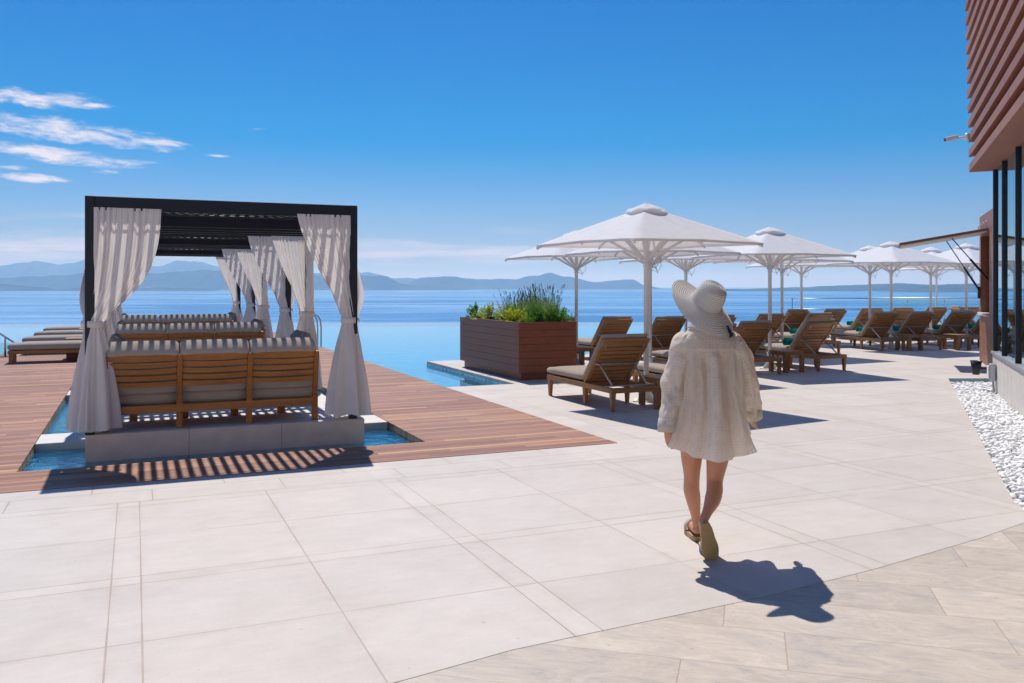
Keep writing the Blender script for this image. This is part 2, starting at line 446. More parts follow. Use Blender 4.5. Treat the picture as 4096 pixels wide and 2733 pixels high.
# --- leaves
def leaf(name, a, b):
    m, g, out = newmat(name); c = g.mix(g.noise(g.pos(), 28, 2), c4(a), c4(b))
    d = g.new('ShaderNodeBsdfPrincipled', {'Base Color': c, 'Roughness': .5, 'Specular IOR Level': .3}); t = g.new('ShaderNodeBsdfTranslucent', {'Color': c})
    s = g.new('ShaderNodeMixShader', {0: .4, 1: d.outputs[0], 2: t.outputs[0]}); g.l.new(s.outputs[0], out.inputs[0]); M[name] = m
leaf('leaf_green', (.07,.22,.02), (.17,.40,.05)); leaf('leaf_yellow', (.38,.48,.03), (.62,.62,.05))
leaf('lavender_green', (.22,.36,.08), (.40,.54,.17)); leaf('lavender_flower', (.03,.03,.06), (.07,.06,.10))

CAM_ROLL = 0.0; SUN = 3.9; SKYSTR = .122; SKYSAT = 1.45; SKYZ0 = .9; SKYZ1 = 4.2; SKYTINT = (.62,.76,.82); CLOUD = (6.3,5.9,6.0,1); EXPO = 0.30
SKYR = [(.03,(.44,.42,.50)), (.10,(1.15,.68,.66)), (.18,(2.0,.97,.83)), (.30,(.72,1.10,1.03)), (.48,(1.35,1.1,1.0))]
HAZE = 6.8e-5; HAZECOL = (.23,.42,.68,1); HAZEG = .25
# ------------------------------------------------------------------ straw hat, eyelet cotton
m, g, out = newmat('hat_straw'); uvn = g.new('ShaderNodeUVMap')
uu, vv, _ = g.sep(uvn.outputs[0])
ring = g.m('SINE', g.m('MULTIPLY', vv, 2*PI/.0125))
br = g.noise(g.comb(g.m('MULTIPLY', uu, 900), g.m('MULTIPLY', vv, 300), 0.0), 1, 2)
hh = g.m('ADD', g.m('MULTIPLY', ring, .5), g.m('MULTIPLY', br, .25))
c = g.mix(g.rng(ring, -1, 1, .0, 1.), (.80,.77,.74,1), (.96,.94,.90,1))
d = g.new('ShaderNodeBsdfDiffuse', {'Color': c, 'Normal': g.bump(hh, .5, .004)}); t = g.new('ShaderNodeBsdfTranslucent', {'Color': c})
s = g.new('ShaderNodeMixShader', {0: .45, 1: d.outputs[0], 2: t.outputs[0]}); g.l.new(s.outputs[0], out.inputs[0]); M['hat_straw'] = m
m, g, out = newmat('eyelet_cotton'); uvn = g.new('ShaderNodeUVMap'); uu, vv, _ = g.sep(uvn.outputs[0])
S = .0165
p_ = g.m('SUBTRACT', g.m('FLOORED_MODULO', g.m('DIVIDE', uu, S), 1.0), .5); q_ = g.m('SUBTRACT', g.m('FLOORED_MODULO', g.m('DIVIDE', vv, S), 1.0), .5)
ap, aq = g.m('ABSOLUTE', p_), g.m('ABSOLUTE', q_)
def petal(a, b): return g.m('MULTIPLY', g.m('LESS_THAN', a, .060), g.m('LESS_THAN', g.m('ABSOLUTE', g.m('SUBTRACT', b, .20)), .10))
hole = g.m('MAXIMUM', petal(ap, aq), petal(aq, ap))
p = g.obj()
crk = g.m('ADD', g.m('MULTIPLY', g.noise(p, 20, 6, .62), 1.1), g.m('MULTIPLY', g.noise(p, 150, 2), .2))
edge = g.m('MAXIMUM', g.m('LESS_THAN', g.m('ABSOLUTE', g.m('SUBTRACT', ap, .1)), .05), 0.0)
c = g.mix(g.noise(p, 7, 3), (.90,.85,.76,1), (.97,.93,.86,1))
nb = g.bump(crk, .45, .02)
d = g.new('ShaderNodeBsdfDiffuse', {'Color': c, 'Normal': nb}); t = g.new('ShaderNodeBsdfTranslucent', {'Color': c, 'Normal': nb})
s = g.new('ShaderNodeMixShader', {0: .46, 1: d.outputs[0], 2: t.outputs[0]})
tr = g.new('ShaderNodeBsdfTransparent', {'Color': (.75,.7,.65,1)})
s2 = g.new('ShaderNodeMixShader', {0: g.m('MULTIPLY', hole, g.m('MULTIPLY', g.sstep(g.noise(p, 30, 2), .36, .66), .48)), 1: s.outputs[0], 2: tr.outputs[0]})
g.l.new(s2.outputs[0], out.inputs[0]); M['eyelet_cotton'] = m
cloth('plain_cotton', (.78,.745,.68), .36, 400, .9, .35, .05)
m, g, out = newmat('sole_tread'); uvn = g.new('ShaderNodeUVMap'); uu, vv, _ = g.sep(uvn.outputs[0])
r1 = g.m('ABSOLUTE', g.m('SINE', g.m('MULTIPLY', vv, PI/.0065))); r2 = g.m('ABSOLUTE', g.m('SINE', g.m('MULTIPLY', uu, PI/.009)))
c = g.mix(g.m('MULTIPLY', r1, r2), (.32,.21,.095,1), (.60,.42,.20,1))
pbsdf(g, out, c, .8, 0, g.bump(g.m('MULTIPLY', r1, r2), .5, .003)); M['sole_tread'] = m

# ------------------------------------------------------------------ camera, light, sky
cam = bpy.data.cameras.new('camera'); cam_o = bpy.data.objects.new('camera', cam); COL.objects.link(cam_o)
cam_o.location = (0, 0, 1.6); cam_o.rotation_euler = (R(90), R(CAM_ROLL), 0)
cam.sensor_width = 36; cam.lens = 36*2000/2350; cam.shift_y = -(784-658)/2350; cam.clip_start = .05; cam.clip_end = 120000
scene.camera = cam_o
SAZ, SEL = R(15.1), R(56.2)                       # sun: ahead, a little to the left, high
sd = Vector((-sin(SAZ)*cos(SEL), cos(SAZ)*cos(SEL), sin(SEL)))
sl = bpy.data.lights.new('sun', 'SUN'); sl.energy = SUN; sl.angle = R(.53); sl.color = (1, .955, .89)
so = bpy.data.objects.new('sun', sl); COL.objects.link(so); so.rotation_euler = (-sd).to_track_quat('-Z', 'Y').to_euler(); so.location = (0,0,40)
w = bpy.data.worlds.new('World'); scene.world = w; w.use_nodes = True; w.node_tree.nodes.clear(); g = G(w.node_tree)
gen = g.new('ShaderNodeTexCoord').outputs['Generated']; sky = g.new('ShaderNodeTexSky', {0: g.new('ShaderNodeVectorMath', {0: gen, 1: g.comb(1.0, 1.0, g.m('ADD', SKYZ0, g.m('MULTIPLY', g.m('MAXIMUM', g.sep(gen)[2], 0.0), SKYZ1)))}, operation='MULTIPLY').outputs[0]}); sky.sky_type = 'NISHITA'; sky.sun_disc = False; sky.sun_elevation = SEL; sky.sun_rotation = -SAZ
sky.air_density = 1.0; sky.dust_density = .05; sky.ozone_density = 6.0; sky.altitude = 60
hs = g.new('ShaderNodeHueSaturation', {'Saturation': SKYSAT, 'Color': sky.outputs[0]})
x, y, z = g.sep(g.new('ShaderNodeTexCoord').outputs['Generated'])
ys = g.m('MAXIMUM', y, .02)
X = g.m('DIVIDE', x, ys); Z = g.m('DIVIDE', z, ys)         # bearings over the sea
front = g.m('GREATER_THAN', y, .05)
def streak(px, py, hx, hy, tilt):
    cx, cz = (px-1175)/2000, (658-py)/2000
    dx = g.m('SUBTRACT', X, cx); dz = g.m('ADD', g.m('SUBTRACT', Z, cz), g.m('MULTIPLY', dx, tilt))
    a = g.m('DIVIDE', dx, hx/2000); b = g.m('DIVIDE', dz, hy/2000)
    return g.m('SUBTRACT', 1.0, g.m('ADD', g.m('MULTIPLY', a, a), g.m('MULTIPLY', b, b)))
cl = None
for s_ in ((60,226,190,26,.06),(150,299,270,33,.13),(130,356,260,21,.135),(350,326,90,10,.08),(40,406,120,13,.08),(590,297,28,5,.02),(240,395,45,6,.03),(225,242,50,7,.05),(500,358,40,4,.05),(20,385,45,8,.03)):
    q = streak(*s_); cl = q if cl is None else g.m('MAXIMUM', cl, q)
cv = g.comb(g.m('MULTIPLY', X, 1.0), g.m('MULTIPLY', g.m('ADD', Z, g.m('MULTIPLY', X, .11)), 4.2), 0.0)
nn = g.noise(cv, 16, 8, .68, .3); n5 = g.noise(cv, 60, 4, .65)
cm = g.m('ADD', g.m('ADD', g.m('MULTIPLY', g.m('MAXIMUM', cl, -2.0), .42), g.m('MULTIPLY', g.m('SUBTRACT', nn, .5), 1.9)), g.m('MULTIPLY', g.m('SUBTRACT', n5, .5), .35))
cm = g.sstep(cm, .02, .70); cm = g.m('MULTIPLY', cm, g.sstep(cl, -1.2, .1))
# faint low cirrus veils
vn = g.noise(g.comb(g.m('MULTIPLY', X, 2.0), g.m('MULTIPLY', Z, 26), 3.0), 1.6, 5, .6, .3)
vm = g.m('MAXIMUM', streak(130,560,420,70,.0), streak(1050,572,330,48,-.02))
veil = g.m('MULTIPLY', g.sstep(vn, .40, .70), g.m('MULTIPLY', g.sstep(vm, -.3, .7), .72))
cm = g.m('MAXIMUM', cm, veil); cm = g.m('MULTIPLY', cm, front)
sky_c = g.new('ShaderNodeVectorMath', {0: hs.outputs[0], 1: g.new('ShaderNodeVectorMath', {0: SKYTINT, 1: g.ramp(g.m('MULTIPLY', z, 2.0), [(p_*2, tuple(q_/1.7 for q_ in c_)) for p_, c_ in SKYR])}, operation='MULTIPLY').outputs[0]}, operation='MULTIPLY').outputs[0]
sky_c = g.new('ShaderNodeVectorMath', {0: sky_c, 1: (1.7,1.7,1.7)}, operation='MULTIPLY').outputs[0]
cc = g.mix(g.m('MULTIPLY', cm, .92), sky_c, CLOUD)
bg = g.new('ShaderNodeBackground', {'Color': cc, 'Strength': SKYSTR})
wo = g.new('ShaderNodeOutputWorld'); g.l.new(bg.outputs[0], wo.inputs[0])
w.cycles.sampling_method = 'MANUAL'; w.cycles.sample_map_resolution = 512
vs = scene.view_settings; vs.view_transform = 'Standard'; vs.look = 'None'; vs.exposure = EXPO; vs.gamma = 1
cy = scene.cycles; cy.use_denoising = True; cy.max_bounces = 8; cy.diffuse_bounces = 4; cy.glossy_bounces = 4; cy.transparent_max_bounces = 16
cy.transmission_bounces = 4; cy.volume_bounces = 1; cy.sample_clamp_indirect = 6; cy.caustics_reflective = False; cy.caustics_refractive = False
try: cy.denoising_prefilter = 'ACCURATE'; cy.denoiser = 'OPENIMAGEDENOISE'
except Exception: pass

# ------------------------------------------------------------------ the setting
# terrace: one stone slab, its side faces dropping into the pool
bnd = [(-.483,3.516),(0,3.84),(.43,4.06),(1.25,4.47),(2.04,4.93),(3.0,5.56),(3.35,5.82)]     # curved joint between limestone and travertine
def gl_(t): return (3.55 + .4055*(t-6.07)*1.0966, t)                # edge of the gravel, by Y
GE = lambda Y: (3.55 + (Y-6.07)*.4447, Y)
deck_v0, deck_u1 = 7.75, 4.53
front_l = XY(-14, deck_v0)
poly = [front_l, XY(deck_u1, deck_v0), XY(deck_u1, 13.15), XY(5.74, 13.15), XY(5.74, 17.88), XY(9.5, 17.88),
        (3.85, 27.0), (13.0, 36.4), (15.6, 38.05), (30, 38.05), (30, 15.2), GE(15.2), GE(14.75), GE(6.5), (3.62,6.02)] + bnd[::-1] + [(-2.2,2.55),(-6,.9),(-12,.9),(-12,2.5)]
mb = MB().prism(poly, -1.9, 0.0)
terr = tag(mb.build('terrace', M['paving']), kind='structure')
# travertine floor in front
tp = bnd + [(3.62,6.02),(3.55-.62,4.65),(3.55-1.9,1.8),(2.2,-3),(-12,-3),(-12,.9),(-6,.9),(-2.2,2.55)]
tp = bnd + [(3.62,6.02), GE(4.6), GE(-14.0), (4,-34), (-34,-34), (-34,.9), (-12,.9), (-6,.9), (-2.2,2.55)]
tag(MB().prism(tp, -.5, -.002).build('forecourt', M['travertine']), kind='structure')
# gravel bed
bw = 1.0
def GW(Y): return (GE(Y)[0] + 1.05, Y-.45)
tag(MB().prism([GE(-3), GE(14.75), (GE(14.75)[0]+1.2, 14.75), (GE(-3)[0]+1.2, -3)], -.5, -.065).build('gravel_bed', M['gravel_base']), kind='structure')
mb = MB(); r2 = random.Random(3)
shapes = []
for k in range(14):
    bm = bmesh.new(); bmesh.ops.create_icosphere(bm, subdivisions=2, radius=1)
    o = Vector((k*7.1, k*3.3, 0)); sc_ = Vector((r2.uniform(.8,1.25), r2.uniform(.6,.95), r2.uniform(.42,.7)))
    for v in bm.verts:
        n = noise.noise(v.co*1.1+o)*.38 + noise.noise(v.co*2.6+o)*.16
        v.co = v.co*(1+n); v.co = Vector((v.co.x*sc_.x, v.co.y*sc_.y, v.co.z*sc_.z))
    bm.verts.index_update(); shapes.append(([v.co.copy() for v in bm.verts], [[v.index for v in f.verts] for f in bm.faces])); bm.free()
Y = 3.2
npeb = 0
for layer, zz in ((0,-.05),(1,-.022)):
    Y = 3.4
    while Y < 14.72:
        step = .043 if layer == 0 else .05
        s = .03
        while s < 1.12:
            if layer == 0 or r2.random() < .62:
                x = GE(Y)[0] + s + r2.uniform(-.02,.02); yy = min(14.7, Y + r2.uniform(-.02,.02))
                vs_, fs = shapes[r2.randrange(14)]; sz = r2.uniform(.021,.036)
                E = Euler((r2.uniform(-.5,.5), r2.uniform(-.5,.5), r2.uniform(0,6.28))).to_matrix()
                b = len(mb.v); zc = zz + r2.uniform(-.008,.012)
                for v in vs_:
                    p = E @ v * sz; mb.v.append((x+p.x, yy+p.y, zc+p.z))
                for f in fs: mb.face([b+i for i in f], None, True)
                npeb += 1
            s += step
        Y += step
tag(mb.build('gravel', M['pebble']), 'white rounded pebbles filling the bed along the glass building', kind='stuff')
# deck: boards round the channel under the pergolas
mb = MB(); DU0, DV1 = -2.9, 31.5; c0, c1, cv0, cv1 = -.94, 2.74, 8.58, 21.9
M3 = Matrix.Rotation(TH, 3, 'Z')
def dbox(u0, u1, v0, v1, z0, z1, mb):
    x, y = XY((u0+u1)/2, (v0+v1)/2); mb.box((x, y, (z0+z1)/2), (u1-u0, v1-v0, z1-z0), M3)
dbox(-14, deck_u1-.006, deck_v0+.006, cv0, -.3, .004, mb)
dbox(DU0, c0, cv0, DV1, -.3, .004, mb); dbox(c1, deck_u1-.006, cv0, DV1, -.3, .004, mb); dbox(c0, c1, cv1, DV1, -.3, .004, mb)
dbox(-14, DU0, cv0, cv0+4.4, -.3, .004, mb)
tag(mb.build('deck', M['decking']), kind='structure')
# pool
WZ = -.072
far = [(-46, 36.9), (13.6, 41.6)]
pp = [(-46,6), far[0], far[1], (13.6, 36.8), (4.3, 27), (2, 19.5), XY(5.9,13), XY(4.4, 12.0), XY(4.4, 9.0), XY(-14, 9.0)]
tag(MB().prism(pp, WZ-.002, WZ).build('pool_water', M['pool_water']), kind='structure')
bpy.data.objects['pool_water'].data.materials[0] = M['pool_water']
mb = MB(); 
me_poly = [(-46,6), (-46,36.9), (13.6,41.6), (13.6, 30), (10,6)]
mb.prism(me_poly, -.6, -.235)
mb.bar((-46,37.0,-2.3),(13.6,41.7,-2.3), .25, 4.4, (0,0,1)) if False else None
tag(mb.build('pool_floor', M['deep_floor']), kind='structure')
mb = MB(); d = Vector((59.6,4.7,0)).normalized()
mb.bar((-46,37.02,-1.1),(13.6,41.72,-1.1), 2.0, .24, (0,0,1))
tag(mb.build('pool_edge', M['deep_floor']), kind='structure')
# channel round the stone platforms: mosaic floor and its own water
mb = MB(); dbox(c0-.05, c1+.05, cv0-.05, cv1+.05, -.62, -.21, mb)
dbox(c0-.04, c0+.005, cv0, cv1, -.42, -.09, mb); dbox(c1-.005, c1+.04, cv0, cv1, -.42, -.09, mb); dbox(c0, c1, cv1-.005, cv1+.04, -.42, -.09, mb)
tag(mb.build('channel_floor', M['mosaic']), kind='structure')
mb = MB(); dbox(c0-.02, c1+.02, cv0-.02, cv1+.02, WZ-.0, WZ+.001, mb)
tag(mb.build('channel_water', M['channel_water']), kind='structure')
# the inlet beside the planter: tiled walls of the terrace under water
mb = MB(); dbox(4.60, 5.737, 13.155, 22.0, -.75, -.215, mb)
p0 = XY(5.735,13.16); p1 = XY(5.735,17.9)
dbox(5.728, 5.738, 13.16, 17.88, -.62, -.06, mb); dbox(4.56, 5.73, 13.152, 13.162, -.62, -.06, mb)
tag(mb.build('inlet_tiles', M['mosaic']), kind='structure')
# sea and hills
SZ = -60
tag(MB().prism([(-70000,-3000),(70000,-3000),(70000,88000),(-70000,88000)], SZ-1, SZ).build('sea', M['sea']), kind='structure')
def hillrange(prof, dist, depth, seed, amp):
    """prof: (bearing px, height px over the waterline) seen from the terrace; a real ridge with slopes on both sides"""
    xs = [p[0] for p in prof]; N = 260; mb = MB()
    def H(px):
        for (a, ha), (b, hb) in zip(prof, prof[1:]):
            if a <= px <= b:
                t = (px-a)/(b-a); t = t*t*(3-2*t); return ha+(hb-ha)*t
        return 0
    K = 11
    def fn(s, t):
        px = xs[0] + (xs[-1]-xs[0])*s
        base = H(px); h = base + (noise.fractal(Vector((px*.022, seed, 0)), 1, 2, 5)*amp + noise.fractal(Vector((px*.09, seed, 4)), 1, 2, 4)*amp*.35)*min(1, base/12)
        h = max(0, h)*dist/2000
        f = t*2; w = (1-abs(1-f))
        w = w**1.15
        dd = (t-.5)*depth
        rough = noise.fractal(Vector((px*.03, t*5, seed+9)), 1, 2, 4)*.16*w*(1-w)*4
        Yd = dist+depth*.5+dd
        return ((px-1175)/2000*dist*(1 + .0*t), Yd, SZ-8 + (h+8)*max(0, w+rough))
    mb.grid(fn, N, K)
    tag(mb.build('hills', M['hill']), kind='structure')
hillrange([(-500,20),(-150,48),(-40,70),(0,74),(70,66),(165,84),(230,72),(300,62),(372,77),(420,70),(470,58),(560,52),(700,42),(815,45),(880,30),(960,26),(1020,24),(1100,6),(1200,0)], 24000, 3500, 1, 2.5)
hillrange([(-500,10),(-100,32),(60,38),(150,48),(205,54),(300,44),(420,54),(520,50),(640,42),(760,40),(860,38),(905,16),(960,12),(1040,4),(1080,0)], 15500, 2200, 2, 1.8)
hillrange([(880,0),(905,10),(960,33),(1020,35),(1090,27),(1180,28),(1235,38),(1270,44),(1310,34),(1375,20),(1440,26),(1465,27),(1500,10),(1545,2),(1600,0)], 18500, 2200, 3, 1.2)
hillrange([(-500,14),(-60,20),(50,10),(90,3),(150,9),(250,7),(330,9),(400,8),(440,5),(478,0)], 12000, 1000, 4, 1.2)
hillrange([(1600,0),(1650,5),(1760,6),(1900,10),(1990,15),(2080,19),(2140,21),(2230,17),(2330,20),(2600,20),(2900,0)], 11500, 2000, 5, 2.0)
hillrange([(2105,0),(2135,6),(2180,9),(2215,17),(2260,19),(2400,26),(2700,20),(3000,0)], 9500, 1500, 6, 2.0)
# haze
hz = MB().prism([(-72000,-3500),(72000,-3500),(72000,90000),(-72000,90000)], SZ-3, 1060)
ho = tag(hz.build('haze', None), kind='stuff')
m, g, out = newmat('haze_air'); pv = g.new('ShaderNodeVolumePrincipled'); pv.inputs['Color'].default_value = HAZECOL; pv.inputs['Density'].default_value = HAZE
pv.inputs['Anisotropy'].default_value = HAZEG; pv.inputs['Absorption Color'].default_value = (.9,.75,.45,1)
g.l.new(pv.outputs[0], out.inputs['Volume']); ho.data.materials.append(m); ho.display_type = 'WIRE'
# ------------------------------------------------------------------ stone platforms, slabs, pergolas, curtains, sofas
PZ = .185; PV0 = 9.22; PSP = 4.35; PL = 2.85; PU0, PU1 = -.44, 2.26
near3 = ['nearest', 'middle', 'farthest']
def uvloc(u, v, z=0): x, y = XY(u, v); return (x, y, z)
for k in range(3):
    v0 = PV0 + k*PSP
    t = empty('stone_platform', uvloc((PU0+PU1)/2, v0+PL/2), TH)
    tag(t, f'grey stone platform standing in water under the {near3[k]} black pergola', 'platform', 'stone platforms under the pergolas')
    hw = (PU1-PU0)/2; hl = PL/2
    mb = MB(); js = [-hw, -hw+.93, -hw+1.83, hw]
    for a, b in zip(js, js[1:]): mb.bb(a+.0015, b-.0015, -hl, -hl+.05, -.42, PZ-.002)
    mb.bb(-hw+.002, hw-.002, -hl+.051, hl, -.42, PZ-.031)
    mb.build('side_panel', M['plinth_stone'], t, .003)
    mb = MB()
    for a, b in zip(js, js[1:]):
        for c, d in ((-hl+.052,-.5),(-.5,.45),(.45,hl)): mb.bb(a+.0015, b-.0015, c+.0015, d-.0015, PZ-.03, PZ)
    mb.build('paving_top', M['slab_stone'], t, .003)
    for side in (0, 1):
        va = v0+.82; ua, ub = (c0+.004, PU0-.004) if side == 0 else (PU1+.004, c1-.004)
        s_ = MB().bb(-(ub-ua)/2, (ub-ua)/2, -.31, .31, -.16, .002).build('stepping_slab', M['slab_stone'], None, .004)
        s_.location = uvloc((ua+ub)/2, va+.31); s_.rotation_euler = (0,0,TH)
        tag(s_, f'pale stone slab bridging the water channel on the {"left" if side==0 else "right"} of the {near3[k]} pergola', 'slab', 'slabs bridging the channel')

PW = 2.545; PD = 2.62; HT = 2.47; BH = .135
def make_pergola():
    t = empty('pergola')
    hw, hd = PW/2, PD/2; ps = .085
    for sx in (-1,1):
        for sy in (-1,1):
            MB().bb(sx*hw-ps/2, sx*hw+ps/2, sy*hd-ps/2, sy*hd+ps/2, PZ, HT-.001).build('post', M['black_metal'], t, .004)
    for sy in (-1,1): MB().bb(-hw+ps/2, hw-ps/2, sy*hd-.04, sy*hd+.04, HT-BH, HT-.002).build('beam', M['black_metal'], t, .004)
    for sx in (-1,1): MB().bb(sx*hw-.04, sx*hw+.04, -hd+ps/2, hd-ps/2, HT-BH, HT-.003).build('beam', M['black_metal'], t, .004)
    for q in (-.20,.16,.50,.80): MB().bb(-hw+.041, hw-.041, q*hd-.03, q*hd+.03, HT-.21, HT-.058).build('cross_beam', M['black_metal'], t, .003)
    n = 25; mb = MB()
    for i in range(n):
        x = -hw+.041 + (2*hw-.082)*(i+.5)/n; mb.bb(x-.024, x+.024, -hd+.041, hd-.041, HT-.055, HT-.020)
    mb.build('roof_slats', M['black_metal'], t)
    for sy in (-1,1):
        MB().tube([(-hw+.06, sy*(hd-.07), HT-BH-.02), (hw-.06, sy*(hd-.07), HT-BH-.02)], .010, 8).build('curtain_rail', M['black_metal'], t)
    return t
pg0 = make_pergola(); pergolas = []
PUC = (PU0+PU1)/2 - .038
for k in range(3):
    t = pg0 if k == 0 else copy_tree(pg0)
    vc = PV0 + k*PSP + .06 + PD/2
    t.location = uvloc(PUC, vc); t.rotation_euler = (0,0,TH); pergolas.append((PUC, vc))
    tag(t, ['black metal pergola with slatted roof nearest the stone paving', 'black metal pergola with slatted roof between the other two pergolas', 'black metal pergola with slatted roof farthest out on the deck'][k], 'pergola', 'black pergolas in a row on the deck')

def curtain(pu, pv, e, n, W, seed, label, p=2.2, bulge=.0, zt=2.36, tie=1.235, zb=.235, rs=.19):
    """gathered sheet: hung along direction e from the post, wrapped round it at the tie, skirt below"""
    t = empty('curtain', uvloc(pu, pv, 0), TH); rr = random.Random(seed)
    tag(t, label, 'curtain', 'white curtains tied to the pergola posts')
    e = Vector((e[0], e[1], 0)); n = Vector((n[0], n[1], 0)); ph = [rr.uniform(0, 6.28) for _ in range(8)]
    off = .045; NS = 150
    def pleat(s, t_):
        return sin(2*PI*11*s + ph[0] + 1.2*sin(2*PI*1.3*s+ph[1])) * (.014+.012*sin(2*PI*2*s+ph[2])) + .004*sin(2*PI*23*s+ph[3])*(1-t_) 
    def fn(s, q):
        if q < .5:
            t_ = q/.5; z = zt + (tie-zt)*t_
            g_ = t_**p; g2 = max(0, (t_-.25)/.75)**1.6
            hemw = min(1, (zt-z)/.07)
            a_flat = .035 + W*s - .06*s*t_*(1-t_)
            a = a_flat*(1-g_) + g_*(off + .062*cos(2*PI*s*.92+PI*.9))
            b = pleat(s, t_)*(.55+.9*t_) *(1-g_) + g_*(.062*sin(2*PI*s*.92+PI*.9)) - .05*(1-g_)
            # sag folds towards the tie
            fold = sin(2*PI*(5*s+1.1*t_)+ph[4])*.030*g2*(1-g_) + sin(2*PI*(9*s+.6*t_)+ph[5])*.012*g2
            b += fold; b += bulge*sin(PI*min(1,t_**2.1))*(1-s)**1.2
            a -= max(0, bulge)*sin(PI*t_)*(1-s)**2*.5 if bulge else 0
            z -= .012*abs(sin(2*PI*11*s+ph[0]))*0
        else:
            t_ = (q-.5)/.5; z = tie + (zb-tie)*t_
            r = .062 + (rs-.062)*(1-(1-t_)**1.55)
            an = 2*PI*s*.92+PI*.9
            f = 1 + (.16+.13*t_)*sin(6*an+ph[6]+.6*t_)*min(1, t_*4) + .07*sin(13*an+ph[7]+1.5*t_)
            a = off*(1+.10*t_) + r*f*cos(an); b = r*f*sin(an)*.82
            z += .014*sin(3*an+ph[1])*t_
        v = e*a + n*b
        return (v.x, v.y, z)
    o = MB().grid(fn, NS, 74).build('drape', M['curtain'], t)
    cc = e*off
    mb = MB()
    prof = [(.068,-.032),(.080,-.03),(.083,0),(.080,.03),(.068,.032)]
    mb.lathe(prof, 20, (cc.x, cc.y, tie+.005), True, False); mb.build('tieback', M['curtain'], t)
    return t
sd_ = 11
for k, (uc, vc) in enumerate(pergolas):
    hw, hd = PW/2, PD/2
    for side, sx in (('left',-1),('right',1)):
        for where, sy in (('front',-1),('rear',1)):
            pu, pv = uc+sx*hw, vc+sy*hd
            W = .60 if side == 'left' else .56
            p = 3.0 if side == 'left' else 1.5
            curtain(pu, pv, (-sx,0), (0,-sy if sy < 0 else 1), W*(1 if where=='front' else .85), sd_, f'white curtain on the {where} beam, tied at the {where} {side} post of the {near3[k]} pergola', p); sd_ += 1
            if where == 'front' or k < 2:
                curtain(pu, pv, (0,-sy), (sx,0), .55, sd_, f'white curtain on the side beam, tied at the {where} {side} post of the {near3[k]} pergola', 2.4, .11 if (where=='front') else .03, rs=.17); sd_ += 1

def padprof(prof, x0, x1, r=.055):
    """upholstered pad: a side profile (y, z) run along x with softly rounded ends"""
    P = [Vector((p[0], p[1], 0)) for p in prof]; Q = catmull([*P, P[0]], 3)[:-1]; c = sum(Q, Vector())/len(Q); n = len(Q); mb = MB(); L = x1-x0; rows = []
    for k in range(6): e = k/5; rows.append((x0 + r*(1-cos(e*PI/2)), 1-.16*(1-sin(e*PI/2))))
    for k in range(1, 8): rows.append((x0+r+(L-2*r)*k/8, 1.0 + .012*sin(PI*k/8)))
    for k in range(6): e = 1-k/5; rows.append((x1 - r*(1-cos(e*PI/2)), 1-.16*(1-sin(e*PI/2))))
    for x, s in rows:
        for q in Q: p = c + (q-c)*s; mb.v.append((x, p.x, p.y))
    for j in range(len(rows)-1):
        for i in range(n): k = (i+1) % n; mb.face((j*n+i, (j+1)*n+i, (j+1)*n+k, j*n+k), None, True)
    mb.face(list(range(n)), None, False); mb.face([(len(rows)-1)*n+i for i in range(n)][::-1], None, False)
    return mb
# sofa facing away: slatted wooden back, thick grey cushions
def make_sofa():
    t = empty('sofa'); W = 2.02; z0 = PZ
    xs = [-W/2, -W/2+W/3, -W/2+2*W/3, W/2]
    for i, x in enumerate(xs):
        mb = MB(); mb.bar((x, .035, z0), (x, .02, .46), .052, .06, (1,0,0)); mb.bar((x, .02, .46), (x, -.075, .925), .052, .05, (1,0,0))
        mb.build('leg', M['sofa_wood'], t, .004)
    for x in (xs[0]+.25, xs[1]+.08, xs[2]-.08, xs[3]-.25): MB().bb(x-.04, x+.04, .66, .74, z0, .34).build('leg', M['sofa_wood'], t, .004)
    mb = MB(); mb.bb(-W/2+.02, W/2-.02, -.005, .04, .345, .425); mb.bb(-W/2+.02, W/2-.02, .04, .76, .345, .385); mb.build('seat_frame', M['sofa_wood'], t, .004)
    for i in range(3):
        xa, xb = xs[i]+.027, xs[i+1]-.027; mb = MB()
        for j in range(5):
            zc = .64 + .0655*j; hh = .047 if j < 4 else .062
            yb = .02 - .095*(zc-.46)/.465
            def fn(s, q, zc=zc, hh=hh, yb=yb, xa=xa, xb=xb):
                x = xa + (xb-xa)*s; cv = .018*4*s*(1-s)
                ring = [(-.011,-hh/2),(.011,-hh/2),(.011,hh/2),(-.011,hh/2),(-.011,-hh/2)]
                y_, z_ = ring[int(round(q*4))]; return (x, yb - cv*.6 + y_ + z_*-.2, zc + z_ - cv*.55)
            mb.grid(fn, 8, 4, smooth=False)
        mb.build('back_slats', M['sofa_wood'], t)
        xm = (xa+xb)/2; w_ = xb-xa+.045
        Mx = Matrix.Rotation(R(11), 3, 'X')
        padprof([(.055,.55),(-.010,.74),(-.060,.885),(-.100,.935),(-.092,.972),(-.04,1.018),(.03,1.048),(.10,1.058),(.15,1.035),(.185,.97),(.20,.80),(.205,.60),(.17,.545),(.08,.535)], xm-w_/2, xm+w_/2).build('back_cushion', M['cushion'], t)
        cushion((xm, .44, .475), (w_+.0, .66, .19), .04, None, .012).build('seat_cushion', M['cushion'], t)
    return t
so0 = make_sofa()
for k in range(3):
    t = so0 if k == 0 else copy_tree(so0)
    t.location = uvloc(PUC-.13, PV0+k*PSP+.105); t.rotation_euler = (0,0,TH)
    tag(t, f'wooden slat back sofa with three grey cushions along the front of the {near3[k]} pergola', 'sofa', 'slat back sofas under the pergolas')
